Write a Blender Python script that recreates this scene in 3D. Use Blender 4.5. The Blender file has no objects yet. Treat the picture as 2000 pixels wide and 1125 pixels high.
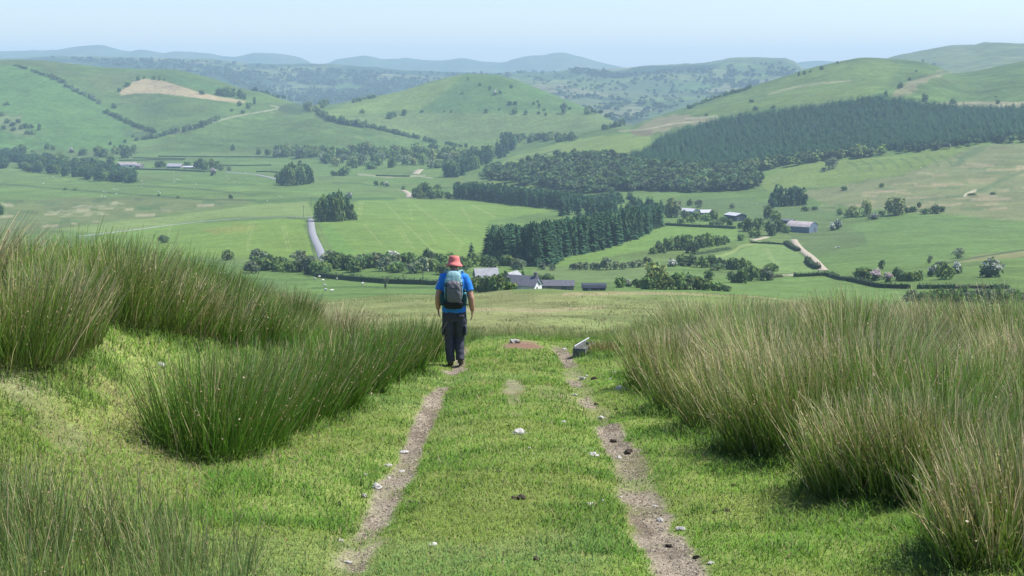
import bpy, bmesh, math, random
import numpy as np
from mathutils import Vector, Matrix, Euler

scene = bpy.context.scene
COL = scene.collection
# ------------------------------------------------------------------ camera
F = 2750.0                      # focal length in pixels of the 2000 px wide photograph
PITCH = math.atan(432.0 / F)
CZ = 1.6
cam_data = bpy.data.cameras.new('camera')
cam_data.sensor_width = 36.0
cam_data.lens = 36.0 * F / 2000.0
cam_data.clip_start = 0.1
cam_data.clip_end = 60000.0
cam = bpy.data.objects.new('camera', cam_data)
cam.location = (0, 0, CZ)
cam.rotation_euler = (math.pi / 2 - PITCH, 0, 0)
COL.objects.link(cam)
scene.camera = cam
# ------------------------------------------------------------------ sky, sun, exposure
SUN_EL = math.radians(57)
SUN_TH = math.radians(14)       # the sun stands to the right and slightly ahead
to_sun = Vector((math.cos(SUN_EL) * math.cos(SUN_TH), math.cos(SUN_EL) * math.sin(SUN_TH), math.sin(SUN_EL)))
world = bpy.data.worlds.new('World')
scene.world = world
world.use_nodes = True
wn = world.node_tree
bg = wn.nodes['Background']
sky = wn.nodes.new('ShaderNodeTexSky')
sky.sky_type = 'NISHITA'
sky.sun_disc = False
sky.sun_elevation = SUN_EL
sky.sun_rotation = math.pi / 2 - SUN_TH
sky.altitude = 300
sky.air_density = 1.0
sky.dust_density = 0.6
sky.ozone_density = 1.5
tint = wn.nodes.new('ShaderNodeVectorMath'); tint.operation = 'MULTIPLY'
tint.inputs[1].default_value = (0.81, 0.865, 1.06)
wn.links.new(sky.outputs[0], tint.inputs[0]); wn.links.new(tint.outputs[0], bg.inputs[0])
bg.inputs[1].default_value = 0.115
sun_d = bpy.data.lights.new('sun', 'SUN')
sun_d.energy = 4.6
sun_d.angle = math.radians(0.5)
sun_d.color = (1.0, 0.955, 0.88)
sun = bpy.data.objects.new('sun', sun_d)
sun.rotation_euler = to_sun.to_track_quat('Z', 'Y').to_euler()
sun.location = to_sun * 200
COL.objects.link(sun)
scene.view_settings.view_transform = 'Standard'
scene.view_settings.look = 'None'
scene.view_settings.exposure = 0.65
scene.view_settings.gamma = 1.0
scene.cycles.volume_bounces = 1
scene.cycles.max_bounces = 6
scene.cycles.transparent_max_bounces = 8
scene.cycles.use_denoising = True
RNG = np.random.default_rng(7)
random.seed(7)

# ------------------------------------------------------------------ projection
cP, sP = math.cos(PITCH), math.sin(PITCH)
def ae(u, v):
    """pixel of the photograph -> (x/y, (z-CZ)/y) of the ray through it"""
    u = np.asarray(u, float); v = np.asarray(v, float)
    xc = (u - 1000) / F; yc = -(v - 562.5) / F
    dy = cP + yc * sP; dz = -sP + yc * cP
    return xc / dy, dz / dy
def uv(a, e):
    fw = cP - e * sP; up = sP + e * cP
    return 1000 + F * a / fw, 562.5 - F * up / fw

# ------------------------------------------------------------------ noise
def _hash(ix, iy, seed):
    h = (ix.astype(np.int64) * 374761393 + iy.astype(np.int64) * 668265263 + seed * 974634777) & 0xffffffff
    h = ((h ^ (h >> 13)) * 1274126177) & 0xffffffff
    h = h ^ (h >> 16)
    return (h & 0xffffff) / float(0xffffff)
def vnoise(x, y, seed=0):
    x = np.asarray(x, float); y = np.asarray(y, float)
    ix = np.floor(x); iy = np.floor(y); fx = x - ix; fy = y - iy
    fx = fx * fx * fx * (fx * (fx * 6 - 15) + 10); fy = fy * fy * fy * (fy * (fy * 6 - 15) + 10)
    a = _hash(ix, iy, seed); b = _hash(ix + 1, iy, seed); c = _hash(ix, iy + 1, seed); d = _hash(ix + 1, iy + 1, seed)
    return (a * (1 - fx) + b * fx) * (1 - fy) + (c * (1 - fx) + d * fx) * fy
def fbm(x, y, scale, octv=4, seed=0, gain=0.5):
    s = 0; amp = 1; tot = 0; k = 1.0 / scale
    for o in range(octv):
        ca, sa = math.cos(0.6 * o), math.sin(0.6 * o)
        s = s + amp * vnoise((x * ca - y * sa) * k + 17.3 * o, (x * sa + y * ca) * k - 9.1 * o, seed + o)
        tot += amp; amp *= gain; k *= 2.03
    return s / tot * 2 - 1
def sstep(a, b, x):
    t = np.clip((np.asarray(x, float) - a) / (b - a), 0, 1)
    return t * t * (3 - 2 * t)
def worley(x, y, size, seed=0):
    x = x / size; y = y / size
    ix = np.floor(x); iy = np.floor(y)
    f1 = np.full(x.shape, 9.0); f2 = np.full(x.shape, 9.0); cid = np.zeros(x.shape)
    for dx in (-1, 0, 1):
        for dy in (-1, 0, 1):
            px = ix + dx + _hash(ix + dx, iy + dy, seed); py = iy + dy + _hash(ix + dx, iy + dy, seed + 5)
            d = np.hypot(px - x, py - y)
            closer = d < f1
            f2 = np.where(closer, f1, np.minimum(f2, d))
            cid = np.where(closer, _hash(ix + dx, iy + dy, seed + 11), cid)
            f1 = np.where(closer, d, f1)
    return f1, f2, cid
def pchip1(xk, yk, x):
    xk = np.asarray(xk, float); yk = np.asarray(yk, float)
    h = np.diff(xk); dl = np.diff(yk) / h
    d = np.zeros_like(yk)
    for i in range(1, len(xk) - 1):
        if dl[i - 1] * dl[i] > 0:
            w1 = 2 * h[i] + h[i - 1]; w2 = h[i] + 2 * h[i - 1]
            d[i] = (w1 + w2) / (w1 / dl[i - 1] + w2 / dl[i])
    d[0] = dl[0]; d[-1] = dl[-1]
    x = np.clip(x, xk[0], xk[-1]); i = np.clip(np.searchsorted(xk, x) - 1, 0, len(xk) - 2)
    t = (x - xk[i]) / h[i]
    return ((1 + 2 * t) * (1 - t) ** 2) * yk[i] + t * (1 - t) ** 2 * h[i] * d[i] + t * t * (3 - 2 * t) * yk[i + 1] + t * t * (t - 1) * h[i] * d[i + 1]

# ------------------------------------------------------------------ terrain: ground lofted through profile lines
A_COL = np.concatenate([np.linspace(-0.80, -0.405, 40, endpoint=False), np.linspace(-0.405, 0.405, 860), np.linspace(0.405, 0.80, 41)[1:]])
NC = len(A_COL)
def near_z(x, y):
    z = np.where(y < 28, -0.1413 * y, -0.1413 * 28 - 0.184 * (y - 28))
    left = 1.08 * sstep(-2.3, -4.6, x) * (0.12 + 0.88 * sstep(29, 18, y)) * (0.35 + 0.65 * sstep(7.5, 13, y))
    left = left + 0.25 * sstep(-4.5, -8, x) * sstep(27, 16, y)
    right = 0.18 * sstep(1.7, 3.2, x)
    crown = 0.05 * np.exp(-(x / 0.7) ** 2)
    ruts = -0.07 * (np.exp(-((x + 0.9) / 0.2) ** 2) + np.exp(-((x - 0.92) / 0.24) ** 2)) * sstep(31, 26, y)
    return z + left + right + crown + ruts
ST = []      # each: rows to the next line, log depth per column, elevation slope per column
def st_near(y, rows):
    e = (near_z(A_COL * y, np.full(NC, y)) - CZ) / y
    ST.append([rows, np.full(NC, math.log(y)), e])
def st_px(rows, pts, ypts):
    """pts: [(u, v)], ypts: depth or [(u, depth)]"""
    us = [p[0] for p in pts]; a, e = ae(us, [p[1] for p in pts])
    if isinstance(ypts, (int, float)):
        ly = np.full(NC, math.log(ypts))
    else:
        ya, _ = ae([p[0] for p in ypts], [300] * len(ypts))
        ly = pchip1(ya, np.log([p[1] for p in ypts]), A_COL)
    ST.append([rows, ly, pchip1(a, e, A_COL)])
nears = [1.0, 2.5, 4.5, 6.2, 8, 10, 12, 14, 16, 18, 20, 22.5, 25, 28, 31, 35, 40]
for i, y in enumerate(nears):
    st_near(y, [6, 8, 14, 24, 24, 22, 18, 16, 14, 14, 14, 14, 16, 14, 12, 10, 10][i])
I_NEAR = len(ST)
st_px(30, [(-900, 655), (0, 655), (600, 651), (1000, 650), (1500, 650), (2000, 655), (2900, 660)], 60)
st_px(30, [(-900, 622), (0, 622), (600, 617), (1000, 613), (1500, 616), (2000, 632), (2900, 645)], 110)
I_BROW = len(ST)
st_px(16, [(-900, 602), (0, 600), (400, 597), (600, 591), (800, 580), (930, 577), (1010, 569), (1150, 566), (1300, 571), (1450, 580), (1700, 602), (2000, 618), (2900, 640)], 200)
st_px(14, [(-900, 612), (0, 610), (400, 607), (600, 597), (800, 588), (1000, 581), (1150, 578), (1300, 582), (1450, 590), (1700, 606), (2000, 620), (2900, 645)], 290)
I_VAL = len(ST)
st_px(40, [(-900, 600), (0, 590), (600, 580), (800, 576), (1000, 576), (1200, 572), (1450, 578), (1700, 588), (2000, 598), (2900, 610)], [(-900, 420), (1400, 420), (2000, 385), (2900, 380)])
st_px(50, [(-900, 570), (0, 560), (600, 556), (800, 556), (1000, 556), (1200, 552), (1450, 558), (1700, 566), (2000, 572), (2900, 580)], [(-900, 540), (1400, 540), (2000, 460), (2900, 450)])
st_px(70, [(-900, 510), (0, 505), (600, 510), (800, 505), (950, 518), (1080, 522), (1250, 518), (1450, 520), (1600, 522), (1800, 520), (2000, 520), (2900, 515)], [(-900, 700), (1400, 700), (1700, 640), (2000, 600), (2900, 600)])
st_px(48, [(-900, 450), (0, 456), (300, 452), (600, 432), (900, 440), (1000, 445), (1200, 446), (1450, 446), (1600, 452), (1800, 442), (2000, 438), (2900, 430)], [(-900, 1000), (1500, 1000), (2000, 950), (2900, 950)])
st_px(46, [(-900, 385), (0, 387), (300, 387), (600, 385), (900, 388), (1000, 390), (1200, 388), (1450, 390), (1600, 392), (1800, 378), (2000, 370), (2900, 360)], [(-900, 1400), (1200, 1400), (1700, 1250), (2000, 1230), (2900, 1250)])
st_px(44, [(-900, 330), (0, 330), (250, 329), (500, 328), (700, 330), (850, 326), (970, 322), (1100, 312), (1200, 308), (1450, 322), (1600, 306), (1800, 290), (1900, 282), (2000, 276), (2900, 260)], [(-900, 1950), (900, 1950), (1100, 1800), (1300, 1700), (1600, 1620), (2000, 1560), (2900, 1600)])
I_HILL = len(ST)
st_px(62, [(-900, 300), (0, 300), (250, 300), (500, 300), (700, 298), (850, 292), (980, 300), (1100, 284), (1200, 266), (1300, 258), (1450, 250), (1600, 232), (1700, 220), (1850, 222), (2000, 222), (2900, 200)], [(-900, 2300), (900, 2300), (1100, 2150), (1300, 2000), (1700, 1950), (2900, 1950)])
st_px(90, [(-900, 215), (0, 205), (120, 215), (250, 232), (380, 222), (500, 238), (620, 232), (720, 252), (860, 277), (1000, 272), (1100, 262), (1170, 250), (1225, 252), (1260, 240), (1330, 228), (1400, 214), (1550, 185), (1700, 165), (1800, 162), (1900, 185), (2000, 172), (2900, 150)], [(-900, 2700), (500, 2650), (860, 2550), (1100, 2500), (1250, 2350), (1400, 2250), (1700, 2200), (2900, 2250)])
I_CREST = len(ST)
st_px(26, [(-900, 130), (-200, 112), (0, 117), (80, 119), (150, 126), (250, 137), (340, 139), (400, 149), (460, 168), (510, 180), (560, 197), (610, 208), (650, 203), (700, 193), (770, 181), (830, 163), (880, 149), (920, 143), (970, 145), (1000, 153), (1050, 172), (1100, 193), (1150, 213), (1200, 237), (1230, 246), (1262, 236), (1320, 217), (1400, 190), (1450, 176), (1500, 162), (1550, 147), (1600, 131), (1650, 120), (1690, 115), (1740, 117), (1800, 121), (1830, 129), (1865, 141), (1900, 137), (1950, 128), (2000, 119), (2300, 95), (2900, 80)], [(-900, 3300), (400, 3200), (600, 3000), (900, 3100), (1200, 2850), (1400, 2700), (2000, 2700), (2900, 2800)])
I_DIST = len(ST)
st_px(70, [(-900, 180), (0, 168), (250, 175), (400, 190), (500, 212), (900, 222), (1000, 225), (1100, 232), (1200, 240), (1350, 232), (1500, 210), (1700, 190), (1850, 175), (2000, 170), (2900, 150)], [(-900, 4100), (900, 4000), (1200, 3500), (1500, 3500), (2900, 3800)])
st_px(50, [(-900, 150), (0, 140), (200, 140), (450, 162), (600, 186), (700, 186), (900, 180), (1000, 160), (1100, 165), (1200, 178), (1300, 184), (1450, 180), (1600, 160), (1760, 140), (1900, 130), (2000, 125), (2900, 120)], [(-900, 5500), (900, 5400), (1200, 4900), (1600, 4600), (2000, 4200), (2900, 4200)])
st_px(14, [(-900, 106), (0, 113), (100, 109), (200, 111), (300, 113), (400, 116), (480, 124), (560, 128), (620, 129), (700, 134), (800, 140), (900, 141), (1000, 139), (1070, 139), (1130, 134), (1200, 137), (1260, 130), (1330, 126), (1400, 121), (1450, 113), (1490, 110), (1530, 110), (1550, 116), (1572, 132), (1650, 140), (1705, 130), (1735, 110), (1800, 96), (1860, 86), (1900, 85), (1930, 81), (1965, 83), (2000, 85), (2500, 95), (2900, 100)], [(-900, 7000), (900, 6800), (1200, 6200), (1500, 6400), (1600, 6400), (1720, 5000), (2900, 4800)])
st_px(36, [(-900, 135), (0, 135), (700, 155), (1000, 160), (1500, 140), (1700, 150), (2000, 110), (2900, 120)], [(-900, 8600), (1500, 8600), (1800, 7600), (2900, 7600)])
st_px(8, [(-900, 100), (-200, 95), (0, 98), (60, 97), (110, 95), (150, 90), (192, 87), (225, 94), (250, 99), (272, 96), (300, 100), (320, 104), (345, 101), (400, 106), (455, 113), (480, 109), (500, 105), (530, 105), (575, 111), (600, 119), (615, 127), (640, 124), (660, 116), (690, 111), (720, 108), (750, 112), (790, 111), (830, 116), (860, 117), (900, 112), (940, 118), (980, 121), (1005, 114), (1030, 109), (1060, 107), (1098, 103), (1130, 109), (1170, 121), (1200, 127), (1230, 132), (1300, 133), (1500, 128), (1600, 121), (1640, 122), (1700, 130), (2000, 128), (2900, 120)], 10500)
st_px(6, [(-900, 150), (1000, 150), (2900, 150)], 12500)
st_px(0, [(-900, 180), (1000, 180), (2900, 180)], 13000)
NS = len(ST)
XS = np.array([s[1] for s in ST]); ES = np.array([s[2] for s in ST])
for i in range(1, NS):
    XS[i] = np.maximum(XS[i], XS[i - 1] + 0.01)
H_ = np.diff(XS, axis=0); DL = np.diff(ES, axis=0) / H_
D = np.zeros_like(ES)
for i in range(1, NS - 1):
    same = DL[i - 1] * DL[i] > 0
    w1 = 2 * H_[i] + H_[i - 1]; w2 = H_[i] + 2 * H_[i - 1]
    with np.errstate(divide='ignore', invalid='ignore'):
        D[i] = np.where(same, (w1 + w2) / (w1 / DL[i - 1] + w2 / DL[i]), 0)
D[0] = DL[0]; D[-1] = DL[-1]
XR, ER, SEG = [], [], []
for i in range(NS - 1):
    n = ST[i][0]
    for k in range(n):
        t = k / n
        XR.append(XS[i] + t * H_[i])
        ER.append(((1 + 2 * t) * (1 - t) ** 2) * ES[i] + t * (1 - t) ** 2 * H_[i] * D[i] + t * t * (3 - 2 * t) * ES[i + 1] + t * t * (t - 1) * H_[i] * D[i + 1])
        SEG.append(i + t)
XR.append(XS[-1]); ER.append(ES[-1]); SEG.append(NS - 1.0)
SEG = np.array(SEG)
GY = np.exp(np.array(XR)); GX = A_COL[None, :] * GY
GZ = CZ + np.array(ER) * GY
NR = len(SEG)
# the near ground follows its formula exactly (ruts, bank)
nr = SEG < I_NEAR - 1
GZ[nr] = near_z(GX[nr], GY[nr])
wn_ = sstep(45, 30, GY)
wm_ = sstep(40, 70, GY) * sstep(420, 250, GY)
wv_ = sstep(350, 600, GY) * sstep(2100, 1500, GY)
wh_ = sstep(1700, 2400, GY) * sstep(4200, 3200, GY)
wd_ = sstep(3300, 5000, GY)
GZ = GZ + wn_ * (0.035 * fbm(GX, GY, 0.55, 3, 1) + 0.08 * fbm(GX, GY, 2.2, 2, 2))
GZ = GZ + wm_ * (0.12 * fbm(GX, GY, 2.5, 3, 3) + 0.45 * fbm(GX, GY, 14, 2, 4))
GZ = GZ + wv_ * (1.3 * fbm(GX, GY, 110, 3, 5))
GZ = GZ + wh_ * (7.0 * fbm(GX, GY, 260, 4, 6) )
GZ = GZ + wd_ * (20.0 * fbm(GX, GY, 700, 5, 7, 0.55) + 5.0 * fbm(GX, GY, 110, 3, 8)) * sstep(12900, 11500, GY)
GE = (GZ - CZ) / GY
GU, GV = uv(np.broadcast_to(A_COL[None, :], GE.shape), GE)

def gz(x, y):
    x = np.atleast_1d(np.asarray(x, float)); y = np.atleast_1d(np.asarray(y, float))
    cf = np.clip(np.interp(x / y, A_COL, np.arange(NC)), 0, NC - 1.001)
    out = 0
    j0 = cf.astype(int)
    for j, w in ((j0, 1 - (cf - j0)), (j0 + 1, cf - j0)):
        lo = np.zeros(x.shape, int); hi = np.full(x.shape, NR - 1)
        for _ in range(11):
            mid = (lo + hi) // 2
            up = GY[mid, j] <= y
            lo = np.where(up, mid, lo); hi = np.where(up, hi, mid)
        lo = np.clip(lo, 0, NR - 2)
        t = np.clip((y - GY[lo, j]) / (GY[lo + 1, j] - GY[lo, j]), 0, 1)
        out = out + w * (GZ[lo, j] * (1 - t) + GZ[lo + 1, j] * t)
    return out
def hit(u, v, ymin=3.0, ymax=20000.0):
    """first ground point seen along the ray through a pixel, searching from depth ymin on"""
    a, e = ae(u, v); a = float(a); e = float(e)
    cf = min(max(float(np.interp(a, A_COL, np.arange(NC))), 0), NC - 1.001)
    j = int(cf); w = cf - j
    ey = GE[:, j] * (1 - w) + GE[:, j + 1] * w
    yy = GY[:, j] * (1 - w) + GY[:, j + 1] * w
    k = np.nonzero((yy >= ymin) & (yy <= ymax) & (ey >= e))[0]
    if len(k) == 0:
        m = (yy >= ymin) & (yy <= ymax)
        i = np.nonzero(m)[0][np.argmax(ey[m])]
        y = yy[i]
    else:
        i = k[0]
        if i == 0 or ey[i - 1] > e or yy[i - 1] < ymin * 0.97:
            y = yy[i]
        else:
            t = (e - ey[i - 1]) / (ey[i] - ey[i - 1] + 1e-12)
            y = yy[i - 1] + t * (yy[i] - yy[i - 1])
    x = a * y
    return np.array([x, y, float(gz(x, y)[0])])
def pts(pl, ymin=3.0, ymax=20000.0):
    return np.array([hit(u, v, ymin, ymax) for u, v in pl])

# ------------------------------------------------------------------ mesh and material helpers
def new_mesh(name, V, faces, colr=None, mats=(), smooth=False, midx=None):
    """faces: list of int arrays, each (n, k)"""
    me = bpy.data.meshes.new(name)
    V = np.ascontiguousarray(V, dtype=np.float32)
    me.vertices.add(len(V)); me.vertices.foreach_set('co', V.ravel())
    if not isinstance(faces, (list, tuple)):
        faces = [faces]
    loops = np.concatenate([f.ravel() for f in faces]).astype(np.int32)
    sizes = np.concatenate([np.full(len(f), f.shape[1]) for f in faces])
    starts = np.concatenate([[0], np.cumsum(sizes)[:-1]]).astype(np.int32)
    me.loops.add(len(loops)); me.loops.foreach_set('vertex_index', loops)
    me.polygons.add(len(sizes)); me.polygons.foreach_set('loop_start', starts)
    if midx is not None:
        me.polygons.foreach_set('material_index', np.asarray(midx, dtype=np.int32))
    me.polygons.foreach_set('use_smooth', np.full(len(sizes), smooth))
    if colr is not None:
        c = np.ones((len(V), 4), dtype=np.float32); c[:, :3] = colr
        at = me.color_attributes.new('Col', 'FLOAT_COLOR', 'POINT'); at.data.foreach_set('color', c.ravel())
    me.update(calc_edges=True)
    for m in mats:
        me.materials.append(m)
    return me
def link(name, me, parent=None, loc=None, rz=0.0, scale=None):
    o = bpy.data.objects.new(name, me); COL.objects.link(o)
    if parent is not None: o.parent = parent
    if loc is not None: o.location = tuple(float(c) for c in loc)
    if rz: o.rotation_euler = (0, 0, rz)
    if scale is not None: o.scale = scale
    return o
def tag(o, label=None, cat=None, group=None, kind=None):
    if label: o['label'] = label
    if cat: o['category'] = cat
    if group: o['group'] = group
    if kind: o['kind'] = kind
    return o
def empty(name, loc, rz=0.0):
    o = bpy.data.objects.new(name, None); COL.objects.link(o)
    o.empty_display_size = 0.2; o.location = tuple(float(c) for c in loc); o.rotation_euler = (0, 0, rz)
    return o

def mat(name, color=(0.5, 0.5, 0.5), rough=0.8, attr=False, up=0.0, noise=None, trans=0.0, spec=0.3, bump=None, objvar=0.0, metal=0.0):
    """noise: list of (scale in 1/m, detail, low, high) factors multiplied onto the colour; bump: (scale, strength, distance)"""
    m = bpy.data.materials.new(name); m.use_nodes = True
    nt = m.node_tree; N = nt.nodes; L = nt.links
    p = N['Principled BSDF']; out = N['Material Output']
    p.inputs['Roughness'].default_value = rough
    p.inputs['Specular IOR Level'].default_value = spec
    p.inputs['Metallic'].default_value = metal
    if attr:
        a = N.new('ShaderNodeAttribute'); a.attribute_name = 'Col'; c = a.outputs['Color']
    else:
        r = N.new('ShaderNodeRGB'); r.outputs[0].default_value = (*color, 1); c = r.outputs[0]
    tc = N.new('ShaderNodeNewGeometry').outputs['Position'] if noise or bump else None
    if noise:
        for (sc, det, lo, hi) in noise:
            n = N.new('ShaderNodeTexNoise'); n.inputs['Scale'].default_value = sc; n.inputs['Detail'].default_value = det
            n.inputs['Roughness'].default_value = 0.6
            L.new(tc, n.inputs['Vector'])
            mr = N.new('ShaderNodeMapRange'); mr.inputs[1].default_value = 0.3; mr.inputs[2].default_value = 0.7
            mr.inputs[3].default_value = lo; mr.inputs[4].default_value = hi
            L.new(n.outputs['Fac'], mr.inputs[0])
            mx = N.new('ShaderNodeVectorMath'); mx.operation = 'SCALE'
            L.new(c, mx.inputs[0]); L.new(mr.outputs[0], mx.inputs['Scale']); c = mx.outputs[0]
    if objvar:
        oi = N.new('ShaderNodeObjectInfo')
        mr = N.new('ShaderNodeMapRange'); mr.inputs[3].default_value = 1 - objvar; mr.inputs[4].default_value = 1 + objvar
        L.new(oi.outputs['Random'], mr.inputs[0])
        mx = N.new('ShaderNodeVectorMath'); mx.operation = 'SCALE'
        L.new(c, mx.inputs[0]); L.new(mr.outputs[0], mx.inputs['Scale']); c = mx.outputs[0]
    L.new(c, p.inputs['Base Color'])
    if bump:
        n = N.new('ShaderNodeTexNoise'); n.inputs['Scale'].default_value = bump[0]; n.inputs['Detail'].default_value = 6
        L.new(tc, n.inputs['Vector'])
        b = N.new('ShaderNodeBump'); b.inputs['Strength'].default_value = bump[1]; b.inputs['Distance'].default_value = bump[2]
        L.new(n.outputs['Fac'], b.inputs['Height']); L.new(b.outputs[0], p.inputs['Normal'])
    if up:                       # thin blades pick up light from all round: soften their facing
        g = N.new('ShaderNodeNewGeometry'); vm = N.new('ShaderNodeMix'); vm.data_type = 'VECTOR'
        vm.inputs['Factor'].default_value = up; L.new(g.outputs['Normal'], vm.inputs[4]); vm.inputs[5].default_value = (0, 0, 1)
        nn = N.new('ShaderNodeVectorMath'); nn.operation = 'NORMALIZE'; L.new(vm.outputs[1], nn.inputs[0]); L.new(nn.outputs[0], p.inputs['Normal'])
    if trans > 0:
        t = N.new('ShaderNodeBsdfTranslucent'); L.new(c, t.inputs['Color'])
        mx = N.new('ShaderNodeMixShader'); mx.inputs[0].default_value = trans
        L.new(p.outputs[0], mx.inputs[1]); L.new(t.outputs[0], mx.inputs[2]); L.new(mx.outputs[0], out.inputs['Surface'])
    return m
def path_pts(pl, step, ymin=250, ymax=20000, world_step=False):
    """points every step pixels along a polyline of pixels"""
    P = np.array(pl, float); out = []
    d = np.concatenate([[0], np.cumsum(np.hypot(*np.diff(P, axis=0).T))])
    for s in np.arange(0, d[-1] + 1e-6, step):
        out.append((np.interp(s, d, P[:, 0]), np.interp(s, d, P[:, 1])))
    return out

# ------------------------------------------------------------------ land cover (what grows where)
GREEN = np.array((0.092, 0.148, 0.038)); YGREEN = np.array((0.130, 0.178, 0.044)); DGREEN = np.array((0.055, 0.110, 0.032))
ROUGH = np.array((0.105, 0.130, 0.045)); TAN = np.array((0.230, 0.190, 0.100)); SCRUB = np.array((0.050, 0.080, 0.030))
DIRT = np.array((0.250, 0.212, 0.155))
C = np.zeros((NR, NC, 3)); C[:] = GREEN
n1 = fbm(GX, GY, 90, 4, 21); n2 = fbm(GX, GY, 300, 3, 22)
valm = GY > 300
C += valm[..., None] * ((n1 * 0.16)[..., None] * C + (n2 * 0.18)[..., None] * (YGREEN - GREEN))
def lerp(mask, col):
    C[...] = C + np.clip(mask, 0, 1)[..., None] * (np.asarray(col) - C)
def poly_mask(poly, s0, s1, feather=2.0, warp=0.0, wscale=14.0):
    P = np.array(poly, float)
    u0, u1 = P[:, 0].min() - 12, P[:, 0].max() + 12; v0, v1 = P[:, 1].min() - 12, P[:, 1].max() + 12
    m = (GU > u0) & (GU < u1) & (GV > v0) & (GV < v1) & (SEG[:, None] >= s0) & (SEG[:, None] <= s1)
    idx = np.nonzero(m); out = np.zeros(GU.shape)
    if len(idx[0]) == 0: return out
    u = GU[idx]; v = GV[idx]
    if warp:
        du = (vnoise(u / wscale, v / wscale * 2, 31) - 0.5) * 2 * warp; dv = (vnoise(u / wscale + 50, v / wscale * 2, 32) - 0.5) * warp
        u = u + du; v = v + dv
    inside = np.zeros(u.shape, bool); dist = np.full(u.shape, 1e9)
    for k in range(len(P)):
        x0, y0 = P[k]; x1, y1 = P[(k + 1) % len(P)]
        cond = ((y0 > v) != (y1 > v))
        if y1 != y0:
            inside ^= cond & (u < (x1 - x0) * (v - y0) / (y1 - y0) + x0)
        L2 = (x1 - x0) ** 2 + (y1 - y0) ** 2 + 1e-9
        t = np.clip(((u - x0) * (x1 - x0) + (v - y0) * (y1 - y0)) / L2, 0, 1)
        dist = np.minimum(dist, np.hypot(u - x0 - t * (x1 - x0), v - y0 - t * (y1 - y0)))
    sd = np.where(inside, dist, -dist)
    out[idx] = sstep(-feather / 2, feather / 2, sd)
    return out
def field(poly, col, a=1.0, s0=None, s1=None, feather=2.0, warp=0.0):
    lerp(poly_mask(poly, I_VAL - 2 if s0 is None else s0, I_CREST if s1 is None else s1, feather, warp) * a, col)
def line(pl, width, col, a=1.0, s0=None, s1=None):
    P = np.array(pl, float)
    m = (GU > P[:, 0].min() - 8) & (GU < P[:, 0].max() + 8) & (GV > P[:, 1].min() - 8) & (GV < P[:, 1].max() + 8)
    m &= (SEG[:, None] >= (I_VAL - 2 if s0 is None else s0)) & (SEG[:, None] <= (I_CREST if s1 is None else s1))
    idx = np.nonzero(m); u = GU[idx]; v = GV[idx]; d = np.full(u.shape, 1e9)
    for k in range(len(P) - 1):
        x0, y0 = P[k]; x1, y1 = P[k + 1]
        L2 = (x1 - x0) ** 2 + (y1 - y0) ** 2 + 1e-9
        t = np.clip(((u - x0) * (x1 - x0) + (v - y0) * (y1 - y0)) / L2, 0, 1)
        d = np.minimum(d, np.hypot(u - x0 - t * (x1 - x0), v - y0 - t * (y1 - y0)))
    mk = np.zeros(GU.shape); mk[idx] = 1 - sstep(width * 0.35, width * 0.9, d)
    lerp(mk * a, col)
fine = fbm(GX, GY, 26, 5, 23, 0.62); rgh = sstep(0.08, 0.45, fbm(GX, GY * 0.6, 75, 4, 24))
strk = fbm(GX * 0.35, GY, 14, 3, 25)
C += valm[..., None] * ((0.16 * fine + 0.08 * strk)[..., None] * C + (0.45 * rgh)[..., None] * (ROUGH - C))
# distant country: a patchwork of fields and woods
dist = SEG[:, None] * np.ones((1, NC)) > I_CREST + 0.02
gx, gy = GX[dist], GY[dist]
f1, f2, cid = worley(gx + 90 * fbm(gx, gy, 300, 2, 41), gy * 0.6 + 90 * fbm(gx, gy, 300, 2, 42), 190, 3)
pal = np.array([(0.115, 0.175, 0.05), (0.085, 0.15, 0.045), (0.15, 0.19, 0.07), (0.06, 0.11, 0.04), (0.11, 0.14, 0.06), (0.08, 0.13, 0.05), (0.17, 0.18, 0.09)])
cd = 0.8 * pal[(cid * 6.99).astype(int)]
def far_cover(x, y):
    """True where a far hedge line or wood grows"""
    x = np.array([x]); y = np.array([y])
    a1, a2, _ = worley(x + 90 * fbm(x, y, 300, 2, 41), y * 0.6 + 90 * fbm(x, y, 300, 2, 42), 190, 3)
    return bool((a2 - a1 < 0.075)[0] or (fbm(x, y, 520, 4, 44) > 0.16)[0])
hd = sstep(0.07, 0.02, f2 - f1)
cd = cd + hd[:, None] * (SCRUB - cd)
wd = sstep(0.02, 0.14, fbm(gx, gy, 520, 4, 44) - 0.12)
cd = cd + wd[:, None] * (np.array((0.030, 0.058, 0.030)) - cd)
sp_ = sstep(0.25, 0.45, fbm(gx, gy, 60, 2, 46)) * 0.6
cd = cd + sp_[:, None] * (SCRUB - cd)
back = sstep(6500, 8000, gy)
cd = cd + back[:, None] * 0.6 * (np.array((0.075, 0.105, 0.05)) - cd)
rb = sstep(1690, 1740, GU[dist]) * sstep(6400, 5200, gy) * sstep(3300, 3900, gy)
cr = ROUGH * (1 + 0.35 * fbm(gx, gy, 180, 4, 45))[:, None]
cd = cd + rb[:, None] * 0.85 * (cr - cd)
C[dist] = cd
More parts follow.
